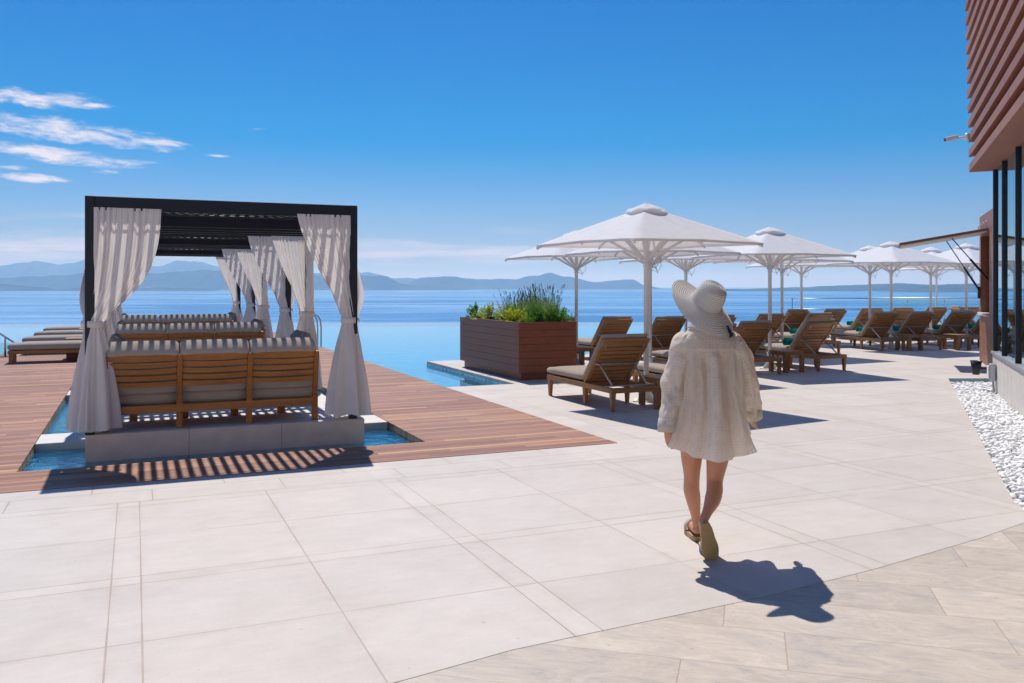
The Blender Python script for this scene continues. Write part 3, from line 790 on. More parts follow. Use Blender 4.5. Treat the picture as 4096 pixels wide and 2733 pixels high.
def make_armchair():
    t = empty('armchair'); z0 = PZ; W = .86
    for x in (-W/2+.04, W/2-.04):
        for y in (.04, .70): MB().bb(x-.03, x+.03, y-.03, y+.03, z0, .60 if y > .1 else .88).build('leg', M['sofa_wood'], t, .004)
        MB().bb(x-.035, x+.035, .02, .74, .601, .635).build('arm_rest', M['sofa_wood'], t, .004)
    MB().bb(-W/2+.04, W/2-.04, .03, .72, .35, .40).build('seat_frame', M['sofa_wood'], t, .004)
    mb = MB()
    for j in range(5): mb.bb(-W/2+.07, W/2-.07, .0, .03, .54+.07*j, .60+.07*j)
    mb.build('back_slats', M['sofa_wood'], t)
    cushion((0, .13, .79), (W-.14, .17, .50), .05, Matrix.Rotation(R(14), 3, 'X'), .02).build('back_cushion', M['pillow'], t)
    cushion((0, .42, .475), (W-.14, .62, .15), .04, None, .012).build('seat_cushion', M['cushion'], t)
    return t
ac = make_armchair(); first = True
for k in range(3):
    for side, s_ in (('left', 1), ('right', -1)):
        t = ac if first else copy_tree(ac); first = False
        u = PU0+.14 if s_ > 0 else PU1-.24
        t.location = uvloc(u, PV0+k*PSP+2.0); t.rotation_euler = (0,0,TH + (-PI/2 if s_ > 0 else PI/2))
        tag(t, f'armchair with dark grey cushion on the {side} side behind the sofa of the {near3[k]} pergola', 'armchair', 'armchairs at the sides of the pergolas')

# daybeds on the deck, feet to the left
def make_daybed():
    t = empty('daybed'); L = 1.95; w_ = .72                       # x: 0 = foot (left) .. L
    for x in (.05, L-.05):
        for y in (-w_/2+.05, w_/2-.05): MB().bb(x-.035, x+.035, y-.035, y+.035, .004, .20).build('leg', M['teak'], t, .003)
    MB().bb(0, L, -w_/2, w_/2, .201, .27).build('frame', M['teak'], t, .004)
    cushion((L/2+.0, 0, .345), (L+.02, w_+.02, .15), .035, None, .01).build('mattress', M['cushion'], t)
    return t
db = make_daybed(); ordn = ['nearest of the four', 'second nearest of the four', 'third nearest of the four', 'farthest of the four']
for k in range(4):
    t = db if k == 0 else copy_tree(db)
    t.location = uvloc(-2.42, 21.0+2.55*k - (.0 if k else 0)); t.rotation_euler = (0,0,TH)
    tag(t, f'low flat daybed with light grey mattress on the left deck, {ordn[k]}', 'daybed', 'flat daybeds on the deck left of the pergolas')
def make_boxtable():
    t = empty('box_table'); MB().bb(-.22,.22,-.24,.24,.004,.42).build('body', M['planter_wood'], t, .004)
    MB().bb(-.24,.24,-.26,.26,.421,.455).build('top', M['teak'], t, .004); return t
bt = make_boxtable()
for k in range(2):
    t = bt if k == 0 else copy_tree(bt)
    t.location = uvloc(-1.18, 21.75+5.0*k*.98); t.rotation_euler = (0,0,TH)
    tag(t, ['wooden box table beside the nearest daybed on the left deck', 'wooden box table farther along between the distant daybeds'][k], 'side table', 'wooden box tables between the daybeds')

# hand rails of the pool ladders
def rail(name_lab, pts, r=.022):
    t = MB(); t.tube(pts, r, 10); return t
t = empty('pool_handrail', uvloc(4.60, 24.6), TH)
for y in (-.25, .25):
    MB().tube([(-.32,y,.004),(-.32,y,.62),(-.29,y,.74),(-.2,y,.82),(-.08,y,.84),(.05,y,.78),(.12,y,.66),(.14,y,.45),(.14,y,-.8)], .022, 10).build('rail', M['steel'], t)
tag(t, 'steel pool ladder handrail arching over the right edge of the deck', 'handrail', 'steel handrails at the pool')
t = empty('pool_handrail', (-11.55, 19.9, 0), R(28))
for x in (-.0, -.55):
    MB().tube([(x-.02,-.0,.004),(x-.02,0,.42),(x-.02,0,.46)], .02, 8).build('rail_post', M['steel'], t)
MB().tube([(.42,.0,.05),(.40,0,.12),(.1,0,.36),(-.35,0,.70),(-.9,0,1.0),(-1.3,0,1.1)], .022, 10).build('rail', M['steel'], t)
MB().bb(-.9,.1,-.005,.005,-.3,.32).build('glass_panel', M['rail_glass'], t)
tag(t, 'sloping steel handrail over the pool at the left deck edge', 'handrail', 'steel handrails at the pool')

# ------------------------------------------------------------------ planter with lavender
t = empty('planter_box', uvloc(6.52, 14.98), TH)
tag(t, 'large dark wooden plank planter box on the corner of the terrace by the pool', 'planter')
hw, hl, zt = .55, 1.46, .98
mb = MB(); n = 7; hh = (zt-.13)/n
for i in range(n):
    a, b = .13+hh*i, .13+hh*(i+1)-.0022
    mb.bb(-hw, -hw+.03, -hl+.0305, hl-.0305, a, b); mb.bb(hw-.03, hw, -hl+.0305, hl-.0305, a, b)
    mb.bb(-hw, hw, -hl, -hl+.03, a, b); mb.bb(-hw, hw, hl-.03, hl, a, b)
mb.build('plank_wall', M['planter_wood'], t, .002)
MB().bb(-hw+.07, hw-.07, -hl+.07, hl-.07, 0, .155).build('plinth', M['planter_wood'], t)
mb = MB(); mb.bb(-hw-.002, hw+.002, -hl-.002, -hl+.045, zt-.003, zt+.012); mb.bb(-hw-.002, hw+.002, hl-.045, hl+.002, zt-.003, zt+.012); mb.bb(-hw-.002, -hw+.045, -hl+.046, hl-.046, zt-.003, zt+.012); mb.bb(hw-.045, hw+.002, -hl+.046, hl-.046, zt-.003, zt+.012)
mb.build('rim', M['planter_wood'], t)
MB().bb(-hw+.032, hw-.032, -hl+.032, hl-.032, .16, zt-.06).build('soil', M['soil'], t)
def leafquad(mb, p, d, n, L, w):
    d = d.normalized(); s_ = d.cross(n).normalized()
    a = p; b = p+d*L*.5+s_*w; c = p+d*L; e = p+d*L*.5-s_*w; i = len(mb.v)
    for q in (a,b,c,e): mb.v.append(tuple(q))
    mb.face((i,i+1,i+2,i+3))
def shrub(u, v, r, h, mat, lab, seed, nl=620):
    r *= 1.42; h *= 1.25
    t = empty('shrub', uvloc(u, v, zt-.06), rnd.uniform(0,6)); rr = random.Random(seed); mb = MB(); st = MB()
    for k in range(26):
        a, e = rr.uniform(0,6.28), rr.uniform(.15,1.5); L = rr.uniform(.6,1.0)
        tip = Vector((r*cos(a)*cos(e)*L, r*sin(a)*cos(e)*L, h*sin(e)*L+.03))
        st.tube([(0,0,0), tip*.5+Vector((0,0,.02)), tip], [.004,.003,.0015], 4)
        for j in range(nl//26):
            f = rr.uniform(.45, 1.05); p = tip*f + Vector((rr.gauss(0,.018), rr.gauss(0,.018), rr.gauss(0,.018)))
            d = (tip.normalized()*.7 + Vector((rr.gauss(0,.6), rr.gauss(0,.6), rr.gauss(.3,.5))))
            leafquad(mb, p, d, Vector((rr.gauss(0,1), rr.gauss(0,1), rr.gauss(0,1)+.6)), rr.uniform(.035,.06), rr.uniform(.009,.014))
    mb.build('foliage', mat, t); st.build('stem', M['leaf_green'], t)
    tag(t, lab, 'shrub', 'low leafy shrubs in the planter'); return t
shrub(6.17, 16.15, .22, .24, M['leaf_green'], 'small deep green shrub at the far left end of the planter', 1)
shrub(6.20, 15.35, .30, .28, M['leaf_yellow'], 'yellow green shrub left of the centre of the planter', 2, 620)
shrub(6.25, 14.35, .30, .28, M['leaf_yellow'], 'bright yellow green shrub at the near edge of the planter', 3, 620)
shrub(6.45, 13.85, .20, .18, M['leaf_green'], 'dark green shrub below the lavender at the near corner', 4)
shrub(6.85, 13.75, .24, .24, M['leaf_green'], 'glossy green shrub at the right corner of the planter', 5)
def lavender(u, v, r, h, n, lab, seed):
    t = empty('lavender', uvloc(u, v, zt-.06), 0); rr = random.Random(seed); mb = MB(); fl = MB(); lf = MB()
    for k in range(n):
        a = rr.uniform(0,6.28); q = rr.random()**.5*r*.55; p0 = Vector((q*cos(a), q*sin(a), 0))
        L = h*rr.uniform(.62,1.0); lean = rr.uniform(.05,.42); d = Vector((cos(a)*lean, sin(a)*lean, 1)).normalized()
        p1 = p0 + d*L*.55; p2 = p0 + d*L + Vector((rr.gauss(0,.02), rr.gauss(0,.02), -lean*.05))
        fl_ = rr.random() < .42
        if not fl_: p2 = p0 + d*L*.72
        mb.tube([p0, p1, p2], [.0032,.0026,.0018], 3, False)
        for j in range(15):
            f = rr.uniform(.05,.68); leafquad(lf, p0.lerp(p2, f), d*.7+Vector((rr.gauss(0,.5), rr.gauss(0,.5), .2)), Vector((rr.gauss(0,1), rr.gauss(0,1), .2)), rr.uniform(.05,.09), .0048)
        if fl_:
            dd = (p2-p1).normalized(); L2 = rr.uniform(.035,.065)
            for j in range(4): fl.blob(p2+dd*L2*(j/3-.1), (.0065,.0065,.009), 5, 4)
    o = mb.build('stem', M['lavender_green'], t); tag(lf.build('foliage', M['lavender_green'], t), kind='stuff'); tag(fl.build('flower', M['lavender_flower'], t), kind='stuff')
    tag(t, lab, 'lavender', 'lavender bushes in the planter')
lavender(6.72, 15.35, .42, .62, 190, 'flowering lavender bush on the left half of the planter', 21)
lavender(6.75, 14.70, .40, .60, 190, 'flowering lavender bush in the middle of the planter behind the yellow shrub', 22)
lavender(6.66, 14.05, .40, .72, 220, 'tallest lavender bush with high flower spikes on the right half of the planter', 23)

# ------------------------------------------------------------------ umbrellas
def make_umbrella():
    t = empty('parasol'); RD = 1.57; ZE, ZP = 2.215, 2.70; HB = 1.99
    MB().tube([(0,0,.03),(0,0,2.74)], .036, 14).build('pole', M['white_metal'], t)
    mb = MB(); mb.lathe([(.055,.02),(.055,.325),(.050,.34),(.036,.345)], 16); mb.lathe([(.060,.30),(.060,.325)],16); mb.build('sleeve', M['white_metal'], t)
    mb = MB(); mb.bb(-.17,.17,-.17,.17,.0,.016)
    for k in range(4):
        a = PI/2*k + PI/4; d = Vector((cos(a), sin(a), 0)); s_ = Vector((-sin(a), cos(a), 0))*.005; b = len(mb.v)
        for q in (d*.05, d*.17, d*.05+Vector((0,0,.13))):
            mb.v.append(tuple(q+s_+Vector((0,0,.016)))); mb.v.append(tuple(q-s_+Vector((0,0,.016))))
        for f in ((b,b+2,b+4),(b+1,b+5,b+3),(b+2,b+3,b+5,b+4),(b,b+4,b+5,b+1)): mb.face(f)
    mb.build('base_plate', M['white_metal'], t)
    def edge(s):
        k = int(s*4) % 4; f = s*4 - int(s*4); a0, a1 = PI/2*k, PI/2*(k+1)
        p = Vector((RD*cos(a0), RD*sin(a0), 0)).lerp(Vector((RD*cos(a1), RD*sin(a1), 0)), f)
        sag = .045*(4*f*(1-f)) ; sc2 = abs(sin(2*PI*f))
        inn = 1 - .006*sc2
        return p*inn, f
    def fn(s, q):
        e, f = edge(s if s < 1 else 0); ff = abs(f*2 % 1 - .5)*2    # 1 on a rib, 0 between ribs
        rr_ = .055 + (1-.055)*q; zz = ZP + (ZE-ZP)*(q**.96) - .010*(1-ff)*sin(PI*q*.5)*q - (.022*(1-4*f*(1-f))**2)*q*q
        return (e.x*rr_, e.y*rr_, zz)
    mb = MB(); mb.grid(fn, 64, 14, True)
    def val(s, q):
        p = fn(s, 1); e, f = edge(s if s < 1 else 0); return (p[0]*(1+.004), p[1]*(1+.004), p[2]-.034*q)
    mb.grid(val, 64, 1, True)
    mb.build('canopy', M['canopy'], t)
    def vent(s, q):
        a = 2*PI*s; n8 = abs(sin(4*a)); r = .03+.245*q; z = ZP+.062 - .105*q**1.15 + .026*q**3*n8 - .006*n8*sin(PI*q)
        if q > .94: z -= (q-.94)*.25
        k = 1 + .07*(1-n8)*q; return (r*k*cos(a), r*k*sin(a), z)
    mb = MB(); mb.grid(vent, 64, 10, True); mb.lathe([(.031,.060),(.026,.070),(.010,.076)], 14, (0,0,ZP)); mb.build('vent_cap', M['canopy'], t)
    MB().lathe([(.037,-.06),(.062,-.05),(.062,.03),(.037,.045)], 16, (0,0,HB)).build('runner', M['white_metal'], t)
    mb = MB(); mb.lathe([(.038,.0),(.055,.005),(.055,.05),(.038,.055)], 14, (0,0,ZP-.07)); mb.build('hub', M['white_metal'], t)
    for k in range(8):
        a = PI/4*k; rr_ = RD if k % 2 == 0 else RD*cos(PI/4); d = Vector((cos(a), sin(a), 0))
        def under(q): return d*(rr_*(.055+.945*q)) + Vector((0,0, ZP+(ZE-ZP)*q**.96 - (.03*q*q if k % 2 == 0 else 0) - .022))
        rb = MB().bar(under(.02), under(.985), .022, .030).build('rib', M['white_metal'], t)
        MB().bar(d*.06+Vector((0,0,HB)), under(.50), .026, .036).build('strut', M['white_metal'], t)
        MB().bar(under(.955)-Vector((0,0,.012)), under(1.0)-Vector((0,0,.02)), .026, .026).build('rib_tip', M['white_metal'], rb)
    mb = MB(); pts = [(.04*cos(0), 0, HB-.06)]
    rr = random.Random(5); pts = [Vector((.05,0,HB+.03)), Vector((.16,.03,HB+.12)), Vector((.2,.03,HB-.02)), Vector((.13,.0,HB-.13)), Vector((.05,0,HB-.1)), Vector((.09,-.04,HB-.02)), Vector((.15,-.05,HB-.16))]
    mb.tube(pts, .005, 5); mb.bb(-.05,.05,-.006,.006,HB-.105,HB-.093); mb.build('cord', M['grey_metal'], t)
    return t
um = make_umbrella()
UM = [(1.88,12.2,-14,'white square parasol nearest the camera beside the front left lounger'),
      (1.33,18.0,-20,'white parasol standing behind the wooden planter, leftmost of all'),
      (2.47,15.6,-17,'white parasol whose pole stands just behind the nearest parasol pole'),
      (3.95,19.8,-24,'white parasol in the back row whose pole rises left of the hat'),
      (5.03,17.0,-26,'white parasol to the right of the woman, second nearest in the front row'),
      (6.35,20.5,-18,'white parasol right behind the second nearest one, pole just right of it'),
      (8.4,25.3,-22,'white parasol at the back between the second and third front parasols'),
      (10.1,24.6,-15,'white parasol just left behind the third front parasol'),
      (9.7,22.3,-20,'white parasol third in the front row in front of the bar hatch tip'),
      (12.3,25.6,-18,'white parasol under the hatch tip at the back, left of two close poles'),
      (15.0,30.8,-25,'white parasol farthest away near the glass railing'),
      (12.2,23.4,-20,'white parasol nearest the bar kiosk, rightmost in the front row')]
for i, (x, y, a, lab) in enumerate(UM):
    t = um if i == 0 else copy_tree(um)
    t.location = (x, y, 0); t.rotation_euler = (0,0,R(a)); tag(t, lab, 'parasol', 'white square parasols over the loungers')

# ------------------------------------------------------------------ loungers
def make_lounger(ang=48):
    t = empty('sun_lounger'); W = .72; L = 1.93     # y = 0 at the head end
    for y, kk in ((.04,.05),(.78,.05),(1.88,.05)):
        for x in (-W/2+.035, W/2-.035):
            MB().box((x, y, .149), (.07, .075, .298), None, .62).build('leg', M['teak'], t, .003)
    mb = MB()
    for x in (-W/2+.022, W/2-.022): mb.bb(x-.022, x+.022, 0, L, .235, .305)
    mb.bb(-W/2+.045, W/2-.045, 0, .045, .236, .304); mb.bb(-W/2+.045, W/2-.045, L-.045, L, .236, .304); mb.bb(-W/2+.045, W/2-.045, .74, .79, .237, .303)
    mb.build('frame', M['teak'], t, .004)
    mb = MB()
    for j in range(11): mb.bb(-W/2+.047, W/2-.047, .82+j*.098, .90+j*.098, .27, .295)
    mb.build('seat_slats', M['teak'], t)
    # back: hinged at y=.76, leaning over the head end
    A = R(ang); hy, hz = .77, .315; BL = .80
    d = Vector((0, -cos(A), sin(A))); n = Vector((0, sin(A), cos(A))); X = Vector((1,0,0))
    Mb = Matrix((X, d, n)).transposed()
    def bp(x, s, h): return Vector((x, hy, hz)) + d*s + n*h
    mb = MB()
    for x in (-W/2+.035, W/2-.035): mb.box(bp(x, BL/2, -.0), (.06, BL, .035), Mb)
    mb.box(bp(0, BL-.03, 0), (W-.131, .06, .034), Mb); mb.box(bp(0, .03, 0), (W-.131, .06, .034), Mb)
    mb.build('back_frame', M['teak'], t, .004)
    mb = MB()
    for j in range(9): mb.box(bp(0, .095+j*.076, .002), (W-.131, .062, .018), Mb)
    mb.build('back_slats', M['teak'], t)
    c = bp(0, BL/2-.0, .075); cushion(tuple(c), (W-.02, BL+.02, .105), .035, Mb, .012).build('back_cushion', M['lounge_cushion'], t)
    cushion((0, .80+.57, .368), (W-.02, 1.16, .12), .035, None, .01).build('seat_cushion', M['lounge_cushion'], t)
    mb = MB(); q = bp(0, BL*.46, -.03); xw = W/2-.10
    mb.tube([(-xw-.05, q.y, q.z), (xw+.05, q.y, q.z)], .011, 8)
    for s_ in (-1,1): mb.bar((s_*xw, q.y, q.z), (s_*xw, .16, .315), .022, .014, (1,0,0)); mb.box(tuple(bp(s_*(xw+.06), BL*.46, -.018)), (.03,.06,.03), Mb)
    mb.bar((-xw-.1, .16, .312), (xw+.1, .16, .312), .02, .012)
    mb.build('prop_bar', M['grey_metal'], t)
    for s_ in (-1,1): MB().box(tuple(bp(s_*(W/2-.075), BL-.09, -.022)), (.03,.07,.012), Mb).build('hinge', M['grey_metal'], t)
    return t
lo = make_lounger(); VD = Vector((-UY, UX))
def HT_(x, y, o=0): return ('T', x, y, o)
LG = [(1.60,11.22,'H',0,'sun lounger nearest the camera, left of the woman and in front of the planter'),
      (2.92,11.85,'H',0,'sun lounger partly hidden by the woman, right of the nearest parasol pole'),
      (2.24,18.4,'T',0,'sun lounger directly behind the nearest lounger, right of the planter'),
      (1.02,17.95,'T',0,'sun lounger mostly hidden behind the right face of the planter'),
      (3.62,14.45,'H',0,'sun lounger hidden behind the woman with only its seat showing left of her'),
      (3.36,18.4,'T',0,'sun lounger in the back row whose backrest rises left of the shoulder of the woman'),
      (4.66,19.3,'T',0,'sun lounger whose backrest corner peeks out right below the hat'),
      (4.50,16.0,'T',0,'sun lounger just right of the woman, left of the second front parasol pole'),
      (5.97,16.75,'T',0,'sun lounger right of the second front parasol pole, large and fully in view'),
      (6.04,20.2,'T',0,'sun lounger behind the pole of the second front parasol, in the second row'),
      (7.42,20.9,'T',0,'sun lounger whose backrest shows just above the large one right of the woman'),
      (7.97,24.2,'T',0,'sun lounger in the third row, left of the two at the back'),
      (9.20,24.7,'T',2,'sun lounger in the third row, just left of the third front parasol group'),
      (9.48,21.65,'H',7,'front row sun lounger left of the third front parasol pole, turned slightly'),
      (10.58,22.0,'H',7,'front row sun lounger right of the third front parasol pole'),
      (12.00,22.75,'H',7,'front row sun lounger just left of the kiosk, under the rightmost parasol'),
      (10.60,25.6,'T',5,'back row sun lounger with its backrest left of the third front parasol pole'),
      (11.75,26.1,'T',5,'back row sun lounger seen just right of the third front parasol pole'),
      (13.10,26.8,'T',5,'back row sun lounger left of the reclined white one'),
      (14.15,26.9,'T',5,'back row sun lounger close to the kiosk counter'),
      (13.20,23.35,'H',7,'sun lounger almost hidden behind the edge of the kiosk')]
lg_objs = []
for i, (x, y, ref, o, lab) in enumerate(LG):
    t = lo if i == 0 else copy_tree(lo)
    a = TH - R(o) + rnd.uniform(-.022,.022); vd = Vector((-sin(a), cos(a)))
    if ref == 'T': x -= vd.x*.26; y -= vd.y*.26
    t.location = (x, y, 0); t.rotation_euler = (0,0,a); tag(t, lab, 'sun lounger', 'wooden sun loungers in rows under the parasols'); lg_objs.append(t)
t = copy_tree(lo); t.location = (14.05, 28.2, 0); t.rotation_euler = (0,0,TH+R(-118)); tag(t, 'sun lounger turned the other way so that its pale cushion faces the camera', 'sun lounger', 'wooden sun loungers in rows under the parasols')
# rolled teal towels
def make_towel():
    mb = MB(); pr = []
    def fn(s, q):
        a = 2*PI*s*3.2; r = .022 + .0135*a/(2*PI); return ((q-.5)*.42, r*cos(a)*1.06, r*sin(a))
    mb.grid(fn, 72, 8)
    o = mb.build('rolled_towel', M['towel'], None, solid=.006); return o
tw = make_towel(); firstt = True
for i, lab in ((8,'teal rolled towel on the large lounger right of the second parasol pole'),(13,'teal rolled towel on the front lounger left of the third parasol pole'),(14,'teal rolled towel on the front lounger right of the third parasol pole'),(15,'teal rolled towel on the front lounger just left of the kiosk'),(10,'teal rolled towel on the lounger whose backrest shows above the large one'),(16,'teal rolled towel on the back row lounger left of the third parasol pole'),(19,'teal rolled towel on the back row lounger close to the kiosk counter'),(20,'teal rolled towel on the lounger half hidden by the kiosk edge'),(18,'teal rolled towel on the back row lounger beside the reclined white one')):
    o = tw if firstt else tw.copy()
    if not firstt: COL.objects.link(o)
    firstt = False; L_ = lg_objs[i]; a = L_.rotation_euler.z
    lx, ly = -.17, .88
    o.location = (L_.location.x + lx*cos(a) - ly*sin(a), L_.location.y + lx*sin(a) + ly*cos(a), .505); o.rotation_euler = (0,0,a)
    tag(o, lab, 'towel', 'teal rolled towels on the loungers')
# side tables
def make_table():
    t = empty('side_table'); W = .46
    for x in (-1,1):
        for y in (-1,1): MB().bb(x*(W/2-.035)-.035, x*(W/2-.035)+.035, y*(W/2-.035)-.035, y*(W/2-.035)+.035, 0, .319).build('leg', M['teak'], t, .003)
    mb = MB()
    for j in range(5): mb.bb(-W/2, W/2, -W/2+j*.0925, -W/2+j*.0925+.088, .371, .395)
    mb.bb(-W/2+.005,W/2-.005,-W/2+.005,W/2-.005,.32,.3695); mb.build('tabletop', M['teak'], t, .003); return t
tb = make_table()
for i, (x, y, lab) in enumerate(((2.02,11.72,'small square teak table at the foot of the nearest parasol pole'),(1.32,17.35,'small teak table at the right edge of the planter'),(3.02,15.05,'small teak table behind the woman near the second pole'),(5.18,16.45,'small teak table beside the second front parasol, behind the lounger right of the woman'),(6.5,19.85,'small teak table in the second row behind the large lounger'),(10.0,21.95,'small teak table between the two front loungers at the third parasol'),(11.28,22.1,'small teak table between the third parasol and the lounger beside the kiosk'),(12.65,23.0,'small teak table near the kiosk at the rightmost parasol'),(4.0,19.2,'small teak table in the back row behind the hat'))):
    t = tb if i == 0 else copy_tree(tb); t.location = (x, y, 0); t.rotation_euler = (0,0,TH); tag(t, lab, 'side table', 'teak side tables between the loungers')

# glass railing along the far edge
t = empty('glass_railing', (15.6, 37.9, 0), 0); tag(t, 'glass railing with steel handrail along the far right edge of the terrace', 'railing')
for k in range(7):
    MB().bb(k*1.6+.02, k*1.6+1.58, -.008, .008, .05, 1.06).build('glass_panel', M['rail_glass'], t)
for k in range(8): MB().bb(k*1.6-.015, k*1.6+.015, -.025, .025, 0, 1.05).build('post', M['steel'], t)
MB().tube([(0,0,1.10),(11.2,0,1.10)], .022, 8).build('handrail', M['steel'], t)
t = empty('guard_rail', (15.55, 37.85, 0), R(178.5)); tag(t, 'thin two bar steel rail left of the glass railing', 'railing')
for z in (.62, 1.08): MB().tube([(0,0,z),(3.4,0,z)], .018, 8).build('bar', M['steel'], t)
for x in (.05, 3.35): MB().tube([(x,0,0),(x,0,1.08)], .018, 8).build('post', M['steel'], t)
# ------------------------------------------------------------------ glass building
BA = -R(22.83); P0 = (7.50, 13.60, 0)
b = empty('glass_building', P0, BA)
tag(b, 'glass fronted building with dark mullions and a slatted wooden upper storey at the right edge', 'building')
Y0 = -17.0
mb = MB(); ys = [Y0, -13, -10.5, -8, -5.5, -3.6, -1.7, 0]
for a, c in zip(ys, ys[1:]): mb.bb(0, .28, a+.002, c-.002, -.3, .555)
mb.bb(.281, 6, -.28, -.002, -.3, .555); mb.build('base_wall', M['concrete'], b, .004)
mb = MB(); mb.bb(-.025, .20, Y0, .02, .557, .60); mb.bb(.201, 6, -.2, .02, .557, .60); mb.build('sill', M['grey_metal'], b, .003)
TOP = 3.42
mys = [-.05, -1.10, -2.45, -3.75, -5.05, -6.35, -7.65, -8.95, -10.25, -11.6, -13, -15]
for y in mys: MB().bb(.0, .05, y-.030, y+.030, .601, TOP+.3).build('mullion', M['mullion'], b, .003)
for x in (1.3, 2.6, 3.9): MB().bb(x-.04, x+.04, -.15, -.01, .601, TOP+.3).build('mullion', M['mullion'], b, .003)
for y1, y0 in zip(mys, mys[1:]): MB().bb(.036, .05, y0+.031, y1-.031, .601, TOP+.2).build('window_pane', M['facade_glass'], b)
for x0, x1 in ((.151,1.259),(1.341,2.559),(2.641,3.859)): MB().bb(x0, x1, -.09, -.075, .601, TOP+.2).build('window_pane', M['rail_glass'], b)
for y1, y0 in zip(mys, mys[1:]): MB().bb(.076, .16, y0+.031, y1-.031, 3.02, 3.10).build('transom', M['mullion'], b)
for y in mys[:6]:
    MB().bb(.16, .42, y-.05, y+.05, TOP-.28, TOP-.10).build('bracket', M['mullion'], b)
MB().bb(.16, 3.9, -.20, -.155, TOP-.22, TOP-.13).build('transom', M['mullion'], b)
# slatted upper storey
MB().bb(.22, 6, Y0, -.35, TOP+.35, 9.0).build('upper_wall', M['ceiling_dark'], b)
nsl = 20
for k in range(nsl):
    z = TOP + .232*k
    dx = -.005*k
    mb = MB(); i = len(mb.v)
    prof = [(-.32+dx, z), (-.05+dx, z+.03), (-.05+dx, z+.145), (-.32+dx, z+.115)] if k else [(-.32, z-.005), (.20, z-.004), (.20, z+.14), (-.32, z+.115)]
    ys_ = [Y0] + [-13.2 + 2.6*j + (k % 2)*.9 for j in range(5)] + [.12]
    for ya, yb in zip(ys_, ys_[1:]):
        i = len(mb.v); e_ = .0025
        for y in (ya+e_, yb-e_):
            for px, pz in prof: mb.v.append((px, y, pz))
        for q in range(4): r_ = (q+1) % 4; mb.face((i+q, i+r_, i+4+r_, i+4+q))
        mb.face((i+3,i+2,i+1,i)); mb.face((i+4,i+5,i+6,i+7))
    mb.build('louvre', M['louvre_wood'], b, .003)
for y in (-1.2,-4,-7,-10,-13): MB().bb(-.055, .22, y-.05, y+.05, TOP+.16, 8.0).build('louvre_support', M['ceiling_dark'], b)
MB().bb(.201, 6, Y0, .10, TOP+.006, TOP+.12).build('soffit', M['louvre_wood'], b)
MB().bb(.3, 6, Y0, -.3, -.3, .02).build('interior_floor', M['concrete'], b)
MB().bb(4.2, 4.4, Y0, -4.5, .02, TOP).build('interior_wall', M['ceiling_dark'], b)

# unseen wall added behind the viewer to bounce warm sunlight onto shaded fronts
bounce_mb = MB(); cB, sB = cos(-BA), sin(-BA)
def loc_(X, Y): dx, dy = X-P0[0], Y-P0[1]; return (dx*cB-dy*sB, dx*sB+dy*cB)
bounce_mb.prism([loc_(-26,-8.5), loc_(-26,-7.5), loc_(0.2,-7.5), loc_(0.2,-8.5)], -.3, 9.0); bounce_mb.build('added_bounce_wall', M['concrete'], b)

# ------------------------------------------------------------------ bar kiosk with a lifted hatch
k_ = empty('bar_kiosk', P0, BA); tag(k_, 'wood clad bar kiosk with raised serving hatch beyond the glass building', 'kiosk')
fx = .37; ya, yb = 1.2, 5.85; oa, ob = 4.05, 5.60; zc, zh, zt_ = 1.05, 2.66, 3.10
mb = MB()
mb.bb(fx, fx+.10, ya, yb, 0, zc-.05); mb.bb(fx, fx+.10, ya, oa, zc-.05, zh); mb.bb(fx, fx+.10, ob, yb, zc-.05, zh); mb.bb(fx, fx+.10, ya, yb, zh, zt_)
mb.bb(fx+.101, fx+3, yb-.1, yb-.001, 0, zt_-.002); mb.bb(fx+.101, fx+3, ya+.001, ya+.1, 0, zt_-.002)
mb.build('plank_wall', M['kiosk_wood'], k_, .002)
mb = MB()
for i in range(1, 9):
    z = zt_*i/9
    if zc-.06 < z < zh: mb.bb(fx-.0015, fx, ya, oa-.002, z-.004, z+.004); mb.bb(fx-.0015, fx, ob+.002, yb, z-.004, z+.004)
    else: mb.bb(fx-.0015, fx, ya, yb, z-.004, z+.004)
mb.build('panel_joint', M['ceiling_dark'], k_)
MB().bb(fx+.101, fx+3, ya+.101, yb-.101, zt_-.08, zt_-.003).build('roof', M['ceiling_dark'], k_)
MB().bb(fx-.06, fx+.55, oa-.06, ob+.04, zc-.05, zc).build('counter', M['slab_stone'], k_, .004)
mb = MB(); mb.bb(fx+.101, fx+.5, ob+.0, ob+.04, zc+.002, zh); mb.bb(fx+.101, fx+.5, oa-.04, oa, zc+.002, zh); mb.bb(fx+.101, fx+.5, oa, ob, zh-.002, zh+.04); mb.build('opening_lining', M['planter_wood'], k_)
MB().bb(fx+.9, fx+1.0, ya+.2, yb-.2, 0, zt_-.1).build('back_panel', M['ceiling_dark'], k_)
h_ = MB(); hx, hz = fx-.01, zh+.03; HL = 1.62; an = R(9.5)
Mh = Matrix.Rotation(-an, 3, 'Y')
h = empty('hatch', (hx, 0, hz), 0); h.parent = k_
dvec = Vector((-cos(an), 0, -sin(an))); nv = Vector((-sin(an), 0, cos(an)))
MM = Matrix((dvec, Vector((0,1,0)), nv)).transposed()
MB().box(tuple(dvec*HL/2 + Vector((0,(oa+ob)/2,0)) + nv*.045), (HL, ob-oa+.02, .05), MM).build('hatch_panel', M['kiosk_wood'], h, .003)
MB().box(tuple(dvec*HL/2 + Vector((0,(oa+ob)/2,0)) + nv*.009), (HL-.06, ob-oa-.06, .02), MM).build('hatch_lining', M['white_paint'], h)
for y in (oa+.07, ob-.07):
    q = dvec*.66 + Vector((hx, y, hz)); e_ = Vector((fx-.02, y, 1.50 if y > 5 else 1.75))
    o = MB().tube([e_, e_.lerp(q, .48)], .022, 8); o.tube([e_.lerp(q, .48), q], .010, 8)
    o.build('gas_strut', M['black_metal'], k_)
